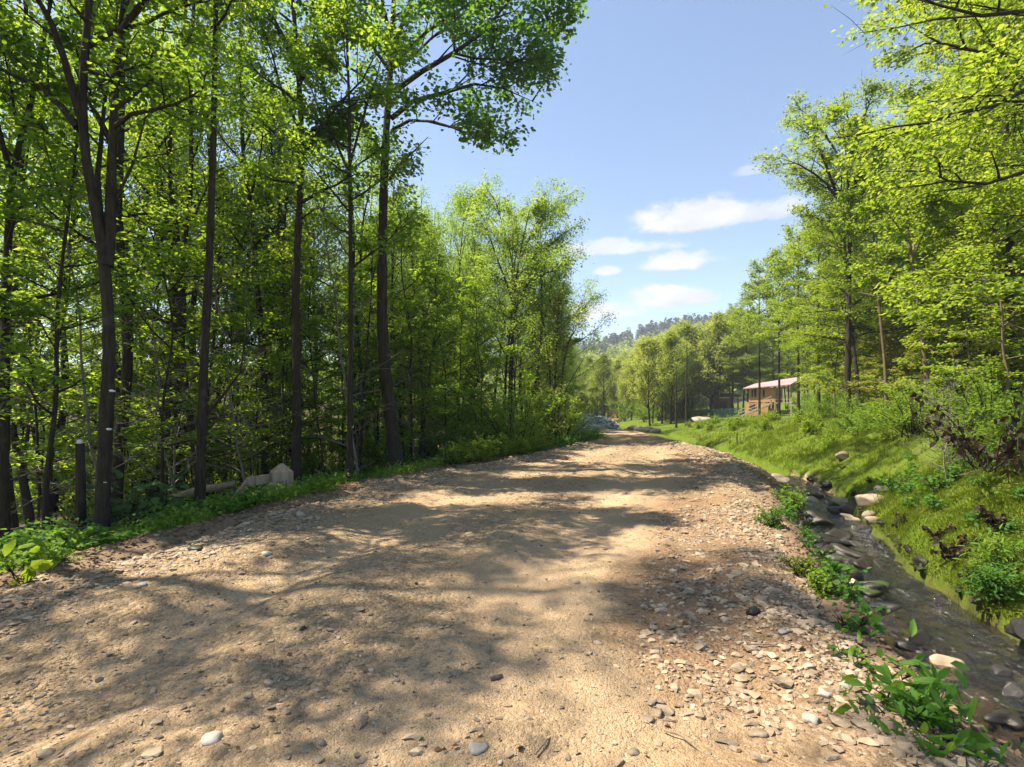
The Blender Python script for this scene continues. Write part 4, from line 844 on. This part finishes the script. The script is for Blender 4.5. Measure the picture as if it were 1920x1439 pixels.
for i, (px, Y) in enumerate([(1780, 9.0), (1795, 9.3), (1775, 9.6)]):
    place(X_[i], 'dead_sapling', gnd(gx(px, Y), Y), ['thin dark bare sapling rising from the mossy bank', 'second thin bare stem right beside the dark bare sapling', 'shortest bare stem behind the dark bare sapling'][i], 'sapling', 'bare saplings on the bank', i, [.4, .42, .3][i])
for p in scatter(30, gen_bank(3.5, 12, .5, 3.2), .35):
    put(HB_, p, 'small leafy herb growing in the moss of the right bank', 'herbs in the moss of the right bank', 'weed', .5, 1.1, 'herb')
for p in scatter(14, gen_bank(4.5, 11, 1.8, 4.5), .7):
    put(B_, p, 'small dark green bush on the upper mossy bank near the withered shrubs', 'bushes near the withered shrubs', 'bush', .3, .5, 'bush')
for p in scatter(24, lambda: (lambda y: (float(SL(y)) - rs.uniform(-.05, .55), y))(rs.uniform(3.2, 15)), .3):
    put(HB_, p, 'low leafy herb on the crumbling bank between road and stream', 'herbs between road and stream', 'weed', .35, .8, 'herb')
# grass
def points(n, rng, y0, y1, xf, pw=1.6):
    y = y0 + (y1 - y0) * rng.random(n) ** pw; return xf(y, rng.random(n)), y
rng = np.random.default_rng(5)
g = MB(); x, y = points(210000, rng, 2.6, 24, lambda y, u: SR(y) - .45 + u ** 1.2 * 6.4)
k = (x / y < 1.02) & (H(x, y) > ZW(y) + .03) & (fbm(x * 1.2, y * 1.2) > -.28) & (fbm(x * 3.1 + 2, y * 3.1, 3) > -.26); x, y = x[k], y[k]
n5 = fbm(x * .35 - 8, y * .35); s_ = x - SR(y)
hh = rng.uniform(.025, .075, len(x)) * (1 + .9 * ss(1.5, 3, s_)) * (1 + 1.2 * np.clip(fbm(x * 2, y * 2), 0, 1)) * (1 + .03 * y)
g.blades(np.stack([x, y, H(x, y) - .01], 1), hh, rng, .0035 + .0 * 1, 1.2, np.array([-.5, -.15, 0]))
xb, yb = points(120000, rng, 3.0, 11, lambda y, u: SR(y) - .4 + u * 3.0, 1.5); kb = (xb / yb < 1.02) & (H(xb, yb) > ZW(yb) + .03); xb, yb = xb[kb], yb[kb]
g.blades(np.stack([xb, yb, H(xb, yb) - .01], 1), rng.uniform(.03, .11, len(xb)) * (1 + .8 * np.clip(fbm(xb * 2, yb * 2), -.5, 1)), rng, .0045, 1.4, np.array([-.6, -.2, 0]))
kx = rng.integers(0, len(x), 2600); kx = kx[fbm(x[kx] * .8 + 9, y[kx] * .8) > -.05]; tf = np.repeat(kx, 14); px_ = x[tf] + rng.normal(0, .05, len(tf)); py_ = y[tf] + rng.normal(0, .05, len(tf))
g.blades(np.stack([px_, py_, H(px_, py_) - .01], 1), rng.uniform(.10, .34, len(tf)), rng, .005, 1.1, np.array([-.35, -.15, 0]))
tag(g.build('grass', [M['grass']]), 'short bright green grass over the mossy bank', 'grass', kind='stuff')
g = MB(); x, y = points(70000, rng, 18, 64, lambda y, u: np.maximum(Rt(y) + .4, SR(y)) + .1 + u * 16, 1.2)
k = fbm(x * .5, y * .5) > -.35; x, y = x[k], y[k]
g.blades(np.stack([x, y, H(x, y) - .02], 1), rng.uniform(.06, .22, len(x)) * (1 - .6 * ss(30, 40, y)), rng, .012, .8)
tag(g.build('meadow_grass', M['grass']), 'sunny meadow grass right of the road bend', 'grass', kind='stuff')
g = MB(); x, y = points(42000, rng, 3.0, 32, lambda y, u: Lf(y) - .25 - u ** 1.5 * 2.6, 1.5)
k = (np.abs(x) / y < 1.02) & (fbm(x * 1.5, y * 1.5) > -.12) & (rng.random(len(x)) < ss(.1, .7, Lf(y) - x + fbm(x * 2, y * 2) * .5)); x, y = x[k], y[k]
g.blades(np.stack([x, y, H(x, y) - .02], 1), rng.uniform(.05, .2, len(x)), rng, .005, .9)
nl = 46000; c = rng.integers(0, len(x), 1500); ci = rng.integers(0, 1500, nl); P = np.stack([x[c][ci], y[c][ci], 0 * y[c][ci]], 1) + rng.normal(size=(nl, 3)) * (.1, .1, 0)
P[:, 2] = H(P[:, 0], P[:, 1]) + np.abs(rng.normal(0, .11, nl)); g.leaves(P, rng.normal(size=(nl, 3)), .055, rng, .8, False, .4)
tag(g.build('verge_plants', M['grass_shade']), 'low green plants and grass covering the left road verge', 'ground cover', kind='stuff')
# left woods: litter of dead sticks
g = MB()
for i in range(260):
    Y = rng.uniform(6.5, 18); x = float(Lf(Y)) - rng.uniform(1.2, 8); a = rng.uniform(0, pi); l = rng.uniform(.3, 1.4); z = float(H(x, Y)) + rng.uniform(.02, .25)
    d = np.array([cos(a), sin(a), rng.normal() * .35]) * l; p = np.array([x, Y, z]); g.tube([p - d / 2, p + rng.normal(size=3) * .05, p + d / 2], [.009, .008, .004], 4)
tag(g.build('dead_sticks', M['twig']), 'pale dead sticks strewn on the floor of the left forest', 'dead wood', kind='stuff')
for i, (a, b, Y0, Y1, r, lab) in enumerate([(300, 440, 8.8, 9.4, .07, 'fallen tan log behind the slim grey trunk'), (30, 180, 7.0, 7.6, .10, 'mossy fallen log under the twin stemmed tree')]):
    p = np.array(gnd(gx(a, Y0), Y0)) + (0, 0, r + .25 * (i == 0)); q = np.array(gnd(gx(b, Y1), Y1)) + (0, 0, r + .3 * (i == 0) - .22 * (i == 1)); m_ = (p + q) / 2 + (0, 0, .03); w = MB(); w.tube([p - p, (m_ - p), q - p], [r, r * .95, r * .8], 9)
    o = w.build('fallen_log', M['log'], loc=tuple(p), smooth=True); tag(o, lab, 'log')
w = MB(); Y = 7.6; b0 = np.array(gnd(gx(152, Y), Y)); tp = pt(150, 832, Y) - b0; w.tube([(0, 0, -.2), tp * .5, tp], [.075, .062, .055], 9)
sg = root('snag', tuple(b0), 'short dead broken stump with a white top left of the twin stemmed tree', 'stump'); w.build('trunk', M['bark'], sg, smooth=True)
w = MB(); w.add(rock_verts(ICO2[0], np.random.default_rng(8), (.06, .05, .03), .3, 3, 1) + tp + (0, 0, .02), None, ICO2[1]); w.build('fungus_cap', M['fungus'], sg, smooth=True)
rng = np.random.default_rng(41); w = MB(); n = 8200; y = 2.6 + rng.random(n) ** 1.6 * 20; u = rng.random(n)
x = np.where(u < .55, Lf(y) - rng.normal(.25, .28, n), Rt(y) + rng.random(n) * np.maximum(SL(y) - Rt(y), .2)); k = np.abs(x) / y < 1.0; x, y = x[k], y[k]; z = np.maximum(H(x, y), road_z(x, y) - .01)
for i in range(len(x)):
    r = .006 + .010 * rng.exponential(); r = min(r, .038); w.add(rock_verts(ICO1[0], rng, (r, r * .85, r * .6), .7, 3, 2) + (x[i], y[i], z[i] + r * .2), None, ICO1[1])
tag(w.build('dirt_clods', M['clod'], smooth=False), 'crumbly red brown dirt clods along both road edges', 'dirt', kind='stuff')
w = MB(); n = 5200; y = 2.4 + rng.random(n) ** 1.5 * 18; u = rng.random(n); x = np.where(u < .6, Lf(y) - rng.normal(.35, .4, n), np.where(u < .9, Rt(y) + rng.normal(.15, .5, n), Lf(y) + (Rt(y) - Lf(y)) * rng.random(n))); k = (np.abs(x) / y < 1.0) & (x < SL(y)); x, y = x[k], y[k]
z = np.maximum(H(x, y), road_z(x, y)) + .008; w.leaves(np.stack([x, y, z], 1), rng.normal(size=(len(x), 3)), .035, rng, 1.6, False, .36)
tag(w.build('leaf_litter', M['litter']), 'dry brown leaves and bits scattered along the road edges', 'leaf litter', kind='stuff')
# road twigs
for i, (px, py, l, a) in enumerate([(1020, 1400, .16, 1.0), (1275, 1390, .18, -.9), (1440, 1215, .22, -.3), (300, 1240, .12, -1.2), (1340, 1010, .35, -.5), (1120, 1030, .3, .1)]):
    x, Y, z = road_pt(px, py); w = MB(); d = np.array([cos(a), sin(a), 0]) * l / 2; w.tube([-d, (.01, .01, .012), d], [.005, .005, .003], 5)
    tag(w.build('fallen_twig', M['log'], loc=(x, Y, z + .008)), ['short dark twig at the bottom middle of the road', 'bent twig in the near right gravel', 'twig among the stones of the right shoulder', 'small twig on the near left dirt', 'long twig beside the right gravel ridge', 'thin twig lying across the road middle'][i], 'twig', 'twigs on the road')

# ------------------------------------------------------------------ wooden post with a broken rail
Y = 10.2; po = root('wooden_post', gnd(gx(528, Y), Y), 'weathered short wooden post with pointed top and sagging rail at the left road edge', 'post', rz=.55, scale=1.15)
w = MB(); a, b, h = .16, .14, .50
V = [(-a, -b, -.3), (a, -b, -.3), (a, b, -.3), (-a, b, -.3), (-a, -b, h - .09), (a, -b, h - .09), (a, b, h - .09), (-a, b, h - .09), (-.02, -.02, h + .04), (.02, -.02, h + .04), (.02, .02, h + .04), (-.02, .02, h + .04)]
w.add(V, [[0, 1, 5, 4], [1, 2, 6, 5], [2, 3, 7, 6], [3, 0, 4, 7], [4, 5, 9, 8], [5, 6, 10, 9], [6, 7, 11, 10], [7, 4, 8, 11], [8, 9, 10, 11], [3, 2, 1, 0]]); w.build('post', M['post_wood'], po)
w = MB()
for k_, (xx, z0, z1) in enumerate([(-.09, .16, .27), (-.045, .20, .26), (.0, .15, .24), (.05, .19, .27)]): w.box(xx - .006, xx + .006, -b - .003, -b + .004, z0, z1)
w.build('carved_mark', M['post_mark'], po)
w = MB(); w.bar((-.16, .03, .30), (-.52, -.06, .27), .05, .15); w.build('rail', M['post_wood'], po)
w = MB(); w.bar((-.50, -.058, .29), (-.78, -.30, -.02), .045, .09); w.build('broken_rail', M['post_wood'], po)
w = MB(); w.bar((-.40, -.22, .10), (-.66, -.50, -.12), .04, .05); w.build('brace', M['post_wood'], po)
stone('moss_mound', wl(502, 9.4), (.42, .3, .2), 'rounded mossy hump in front of the wooden post', 'moss mound', M['grass_shade'], 300, rough=.3)

# ------------------------------------------------------------------ cabin, shed, fence, snags, boulders beyond the bend
cx, cyy = gx(1404, 58), 58.0; cz = 1.5
cb_ = root('cabin', (cx, cyy, cz), 'orange tan wooden cabin on stilts with a pink roof and an outside stair', 'cabin', rz=-.72, scale=.82)
w = MB(); w.box(-.0, 3.1, 0, 4, 1.2, 3.05); w.build('wall', M['cabin_wood'], cb_)
w = MB(); w.box(-.5, 2.4, .05, 3.6, -.6, 1.198); w.build('lower_wall', M['cabin_wood'], cb_)
w = MB(); V = [(-.6, -.5, 2.95), (5.2, -.5, 3.30), (5.6, 4.6, 4.55), (-.6, 4.6, 3.75)]; w.add(V + [(p[0], p[1], p[2] + .12) for p in V], [[3, 2, 1, 0], [4, 5, 6, 7], [0, 1, 5, 4], [1, 2, 6, 5], [2, 3, 7, 6], [3, 0, 4, 7]]); w.build('roof', M['cabin_roof'], cb_)
for x0, x1, z0, z1 in [(.35, .55, 1.9, 2.85), (.68, .95, 1.9, 2.95), (1.75, 2.0, 1.9, 2.85), (.15, .85, .3, .95)]:
    w = MB(); w.box(x0, x1, -.02, .10, z0, z1); f = w.build('window', M['dark_glass'], cb_)
    w = MB(); e = .05
    for q in ((x0 - e, x0, z0 - e, z1 + e), (x1, x1 + e, z0 - e, z1 + e), (x0, x1, z1, z1 + e), (x0, x1, z0 - e, z0)): w.box(q[0], q[1], -.04, .06, q[2], q[3])
    w.build('frame', M['stair_wood'], f)
w = MB(); w.box(3.1, 5.2, 0, 3.6, 1.02, 1.14); w.build('deck', M['stair_wood'], cb_)
for xx, yy in ((3.2, .08), (5.1, .08), (5.1, 3.4)):
    w = MB(); w.box(xx - .07, xx + .07, yy - .07, yy + .07, -1, 3.3); w.build('porch_post', M['stair_wood'], cb_)
w = MB(); w.bar((3.3, .05, 1.95), (5.0, .05, 1.95), .06, .08); w.bar((3.3, .05, 1.55), (5.0, .05, 1.55), .05, .06); w.build('railing', M['stair_wood'], cb_)
st_ = MB(); st_.bar((3.1, -1.2, 1.05), (-.9, -1.2, -.75), .08, .2); st_.bar((3.1, -.3, 1.05), (-.9, -.3, -.75), .08, .2)
for k_ in range(11): t = k_ / 10; st_.box(3.1 - 4 * t - .15, 3.1 - 4 * t + .12, -1.15, -.35, 1.08 - 1.8 * t, 1.13 - 1.8 * t)
sto = st_.build('stair', M['stair_wood'], cb_)
w = MB()
for dz in (.45, .85): w.bar((3.1, -1.25, 1.05 + dz), (-.9, -1.25, -.75 + dz), .06, .09)
for t in (0, .33, .66, 1): w.box(3.1 - 4 * t - .05, 3.1 - 4 * t + .05, -1.22, -1.14, .9 - 1.8 * t - .5, 1.95 - 1.8 * t)
w.build('handrail', M['stair_wood'], sto)
Y = 72; sh = root('shed', gnd(gx(1346, Y), Y), 'brown weathered pole shed half hidden by trees left of the cabin', 'shed')
w = MB(); w.box(0, 1.7, .1, 2, -.3, 2.4); w.build('wall', M['old_wood'], sh)
w = MB(); w.box(.3, 1.3, .02, .098, -.2, 2.0); w.build('door', M['dark_glass'], sh)
for xx in (-.15, 1.85, 2.75): w = MB(); w.box(xx - .08, xx + .08, 0, .16, -.4, 2.5); w.build('pole', M['stair_wood'], sh)
w = MB(); V = [(-.4, -.3, 2.5), (3.0, -.3, 2.6), (3.0, 2.3, 3.1), (-.4, 2.3, 3.0)]; w.add(V + [(p[0], p[1], p[2] + .1) for p in V], [[3, 2, 1, 0], [4, 5, 6, 7], [0, 1, 5, 4], [1, 2, 6, 5], [2, 3, 7, 6], [3, 0, 4, 7]]); w.build('roof', M['old_wood'], sh)
Y = 66; f0 = np.array(gnd(gx(1322, Y), Y)); f1 = np.array(gnd(gx(1402, Y - 2), Y - 2)); fo = root('mesh_fence', tuple(f0), 'low dark green wire fence at the back of the lawn', 'fence'); d = f1 - f0
for k_ in range(6): w = MB(); p = d * k_ / 5; w.box(p[0] - .05, p[0] + .05, p[1] - .05, p[1] + .05, p[2] - .4, p[2] + 1.15); w.build('fence_post', M['fence_green'], fo)
w = MB()
for k_ in range(9): w.bar((0, -.07, .05 + .12 * k_), d + (0, -.07, .05 + .12 * k_), .012, .03 if k_ < 8 else .07)
for k_ in range(60): p = d * k_ / 59 + (0, -.07, 0); w.bar(p + (0, 0, -.05), p + (0, 0, 1.05), .03, .012)
w.build('wire_mesh', M['fence_green'], fo)
for px, top, Y, r, lab, bare in [(1268, 680, 44, .13, 'tall dead broken trunk at the edge of the grove beyond the lawn', [[(1269, 735, 0), (1290, 728, 0), (1318, 715, .3)], [(1269, 760, 0), (1280, 748, .2), (1290, 735, .4)]]), (1287, 640, 45, .15, 'dark trunk with a long bare side branch beside the tall dead one', [[(1287, 745, 0), (1305, 745, .2), (1322, 738, .3), (1335, 733, .4)]])]:
    hero('dead_tree', lab, px, Y, [(px, 760), (px, 720), (px + 1, top)], r, px, bare_px=[(b, .05) for b in bare], leaf=(0, .1), sub=(0, 0))
for px, Y, top, lab in [(1424, 47, 500, 'thin dark trunk in front of the cabin window'), (1461, 43, 480, 'thin brown trunk in front of the cabin porch'), (1497, 39, 440, 'thin grey trunk just right of the cabin'), (1535, 34, 400, 'slim trunk in the meadow left of the tall dark trunked tree')]:
    hero('slender_tree', lab, px, Y, [(px, 700), (px - 1, 600), (px + 1, top)], .15, px, 'leaf_right', auto=dict(n=24, u0=.47, u1=.98, l0=3.0, l1=1.1, e0=.15, e1=.9, curv=.15), sub=(6, .5), twig=(4, .4), leaf=(9500, .16), sig=.17, layer=.5, group='slim trunks before the cabin')
for p in scatter(34, gen_right(44, 64, .535, .8, 25, 46), 1.3):
    if p[1] < 57 and p[0] / p[1] < .56: continue
    put(BL_, p, 'low bush under the trees right of the cabin', 'bushes right of the cabin', 'bush', .8, 1.4, 'bush')
x, y, z = wl(1315, 48); stone('boulder', (x, y, z + .25), (.95, .7, .5), 'large pale boulder alone on the lawn', 'boulder', M['boulder'], 320, rough=.15)
for i, (px, Y, r, lab) in enumerate([(1212, 41, .45, 'ochre rock at the right of the bend'), (1232, 40, .4, 'ochre rock nearest the lawn at the bend'), (1192, 44, .5, 'pale rock in the bank behind the bend')]):
    x, y, z = wl(px, Y); stone('boulder', (x, y, z + r * .3), (r * 1.3, r, r * .7), lab, 'rock', M['boulder'], 330 + i, 'rocks at the bend')
for i, (px, Y, a, b, c, lab) in enumerate([(1522, 13.2, .5, .4, .2, 'pale sandy boulder in the mossy bank above the stream head'), (1455, 15.5, .5, .35, .2, 'low pale boulder at the left end of the mossy bank'), (1565, 12.6, .4, .3, .2, 'pale tan rock sunk in the sunlit mossy bank')]):
    x, y, z = wl(px, Y); stone('boulder', (x, y, z), (a, b, c), lab, 'boulder', M['boulder'], 340 + i, 'pale boulders in the mossy bank', rz=-.5, rough=.15)
for i in range(7):
    Y = rs.uniform(10.0, 16.0); x = float(SR(Y)) + rs.uniform(.0, 1.0); r = rs.uniform(.08, .24)
    stone('bank_stone', (x, Y, float(H(x, Y)) + r * .1), (r * 1.4, r, r * .7), 'rounded pale stone half buried at the foot of the mossy bank', 'stone', M['bank_stone'], 360 + i, 'pale stones at the foot of the mossy bank', rz=i, rough=.2)
# rubble heap
rng = np.random.default_rng(77); Y = 46; x0, y0, z0 = wl(1103, Y); w = MB(); u = ICO3[0].copy(); u = rock_verts(u, rng, (2.6, 2.4, 1.25), .15); w.add(u, None, ICO3[1])
for i in range(420):
    n = rng.normal(size=3); n[2] = abs(n[2]); n /= np.linalg.norm(n); r = rng.uniform(.07, .26); w.add(rot(rock_verts(ICO1[0], rng, (r, r * .8, r * .45), .4, 3, 1), rng.uniform(0, 6)) + n * (2.6, 2.4, 1.25), None, ICO1[1])
tag(w.build('rubble_heap', M['shale'], loc=(x0, y0, z0)), 'heap of blue grey broken shale left of the road bend', 'rubble', kind='stuff')
# far wood on the hillside: one mass
g = MB(); n = 1700; Y = rng.uniform(150, 440, n); x = Y * rng.uniform(-.25, .45, n); k = (x > -40); x, Y = x[k], Y[k]; n = len(x); z = H(x, Y); h = rng.uniform(8, 14, n)
m_ = 70; a = rng.uniform(0, 2 * pi, (n, m_)); v = rng.random((n, m_)); rr = h[:, None] * .30 * np.sin(np.clip(.12 + v * .88, 0, 1) * pi) ** .7 * rng.uniform(.6, 1.1, (n, m_))
P = np.stack([x[:, None] + np.cos(a) * rr, Y[:, None] + np.sin(a) * rr, z[:, None] + h[:, None] * (.1 + .9 * v)], -1).reshape(-1, 3); D = np.stack([np.cos(a), np.sin(a), .3 + 0 * a], -1).reshape(-1, 3)
cf = np.repeat(Y > 335, m_); g2 = MB(); rr2 = np.repeat(h, m_) * .2 * (1 - v.ravel()); P2 = np.stack([np.repeat(x, m_) + np.cos(a.ravel()) * rr2, np.repeat(Y, m_) + np.sin(a.ravel()) * rr2, np.repeat(z, m_) + np.repeat(h, m_) * 1.05 * v.ravel()], -1)
g2.leaves(P2[cf], D[cf] * (1, 1, -1), 1.5, rng, .7, False, .4); tag(g2.build('conifer_wood', M['needle_far']), 'dark conifer wood along the far ridge', 'wood', kind='stuff')
g.leaves(P[~cf], D[~cf], 1.9, rng, .7, False, .4); tag(g.build('far_wood', M['leaf_far']), 'olive wood covering the far hillside', 'wood', kind='stuff')

# ------------------------------------------------------------------ camera, light, sky
SUN_EL, SUN_AZ = radians(59), radians(-82)            # azimuth from +Y, negative is left
S = np.array([sin(SUN_AZ) * cos(SUN_EL), cos(SUN_AZ) * cos(SUN_EL), sin(SUN_EL)])
sun = bpy.data.lights.new('sun', 'SUN'); sun.energy = 5.0; sun.angle = radians(.55); sun.color = (1, .90, .72)
so = link(bpy.data.objects.new('sun', sun))
from mathutils import Vector
so.rotation_euler = Vector(-S).to_track_quat('-Z', 'Y').to_euler()
cam = bpy.data.cameras.new('camera'); cam.sensor_width = 36; cam.lens = F / 1920 * 36; cam.shift_y = (HY - 719.5) / 1920; cam.clip_end = 6000; cam.clip_start = .05
co = link(bpy.data.objects.new('camera', cam)); co.location = (0, 0, HC); co.rotation_euler = (pi / 2, 0, 0)
bpy.context.scene.camera = co
world = bpy.data.worlds.new('World'); bpy.context.scene.world = world; world.use_nodes = True
nt = world.node_tree; nt.nodes.clear(); out = nt.nodes.new('ShaderNodeOutputWorld')
sky = N(nt, 'TexSky'); sky.sky_type = 'NISHITA'; sky.sun_disc = False; sky.sun_elevation = SUN_EL; sky.sun_rotation = SUN_AZ; sky.air_density = 1.0; sky.dust_density = .5; sky.ozone_density = 1.0; sky.altitude = 600
bg = N(nt, 'Background'); bg.inputs[1].default_value = .086; nt.links.new(sky.outputs[0], bg.inputs[0])
tc = N(nt, 'TexCoord'); G = tc.outputs['Generated']
nz = noise(nt, vecscale(nt, G, (1, 1, 1.8)), 22, 8, .62); nz2 = noise(nt, vecscale(nt, G, (1, 1, 2.5)), 9, 5, .6)
def vdot(v):
    n = N(nt, 'VectorMath', operation='DOT_PRODUCT'); nt.links.new(G, n.inputs[0]); n.inputs[1].default_value = tuple(v); return n.outputs['Value']
tot = None
for (cx, cy, rw, rh, op) in [(1300, 412, 95, 30, 1), (1410, 402, 90, 20, .75), (1240, 412, 55, 18, .7), (1262, 495, 60, 19, 1), (1140, 510, 22, 9, .9), (1135, 468, 110, 15, .75),
                             (1258, 560, 60, 22, 1), (1115, 588, 72, 17, 1), (1410, 322, 30, 9, .4), (1075, 470, 60, 14, .7), (1215, 640, 60, 9, .4)]:
    d0 = norm(((cx - 960) / F, 1, (HY - cy) / F)); rgt = norm(np.cross(d0, (0, 0, 1))); upv = np.cross(rgt, d0); k = np.linalg.norm(((cx - 960) / F, 1, (HY - cy) / F))
    a = math_(nt, 'DIVIDE', vdot(rgt), rw / F / k * 1.25); b = math_(nt, 'DIVIDE', vdot(upv), rh / F / k * 1.25)
    b = math_(nt, 'ADD', b, math_(nt, 'MULTIPLY', math_(nt, 'LESS_THAN', b, 0.0), math_(nt, 'MULTIPLY', b, .7)))     # flatter base
    r2 = math_(nt, 'ADD', math_(nt, 'MULTIPLY', a, a), math_(nt, 'MULTIPLY', b, b))
    r2 = math_(nt, 'ADD', r2, math_(nt, 'MULTIPLY', math_(nt, 'SUBTRACT', nz, .5), 3.4))
    r2 = math_(nt, 'ADD', r2, math_(nt, 'MULTIPLY', math_(nt, 'LESS_THAN', vdot(d0), 0.5), 100))
    mk = N(nt, 'MapRange'); mk.interpolation_type = 'SMOOTHSTEP'; mk.inputs[1].default_value = 1.4; mk.inputs[2].default_value = .2; mk.inputs[3].default_value = 0; mk.inputs[4].default_value = op
    nt.links.new(r2, mk.inputs[0]); v = mk.outputs[0]
    tot = v if tot is None else math_(nt, 'MAXIMUM', tot, v)
cb = N(nt, 'Background'); nt.links.new(ramp(nt, [(.3, (.72, .76, .84)), (.62, (.98, .97, .96))], nz2), cb.inputs[0]); cb.inputs[1].default_value = .37
ms = N(nt, 'MixShader'); nt.links.new(tot, ms.inputs[0]); nt.links.new(bg.outputs[0], ms.inputs[1]); nt.links.new(cb.outputs[0], ms.inputs[2]); nt.links.new(ms.outputs[0], out.inputs[0])
hz, hnt, hout = mat('haze'); pv = N(hnt, 'VolumePrincipled'); pv.inputs['Color'].default_value = (.86, .92, 1, 1); pv.inputs['Density'].default_value = .0006; pv.inputs['Anisotropy'].default_value = .2
hnt.links.new(pv.outputs[0], hout.inputs[1])
w = MB(); w.box(-1000, 1000, -60, 1700, -8, 112); tag(w.build('haze', hz), 'thin pale haze in the valley air', 'haze', kind='stuff')
sc = bpy.context.scene
sc.view_settings.view_transform = 'Standard'; sc.view_settings.look = 'None'; sc.view_settings.exposure = 1.5; sc.view_settings.gamma = 1
cy = sc.cycles; cy.max_bounces = 6; cy.diffuse_bounces = 3; cy.glossy_bounces = 2; cy.transmission_bounces = 4; cy.transparent_max_bounces = 6; cy.caustics_reflective = False; cy.caustics_refractive = False
cy.use_denoising = True; cy.sample_clamp_indirect = 4
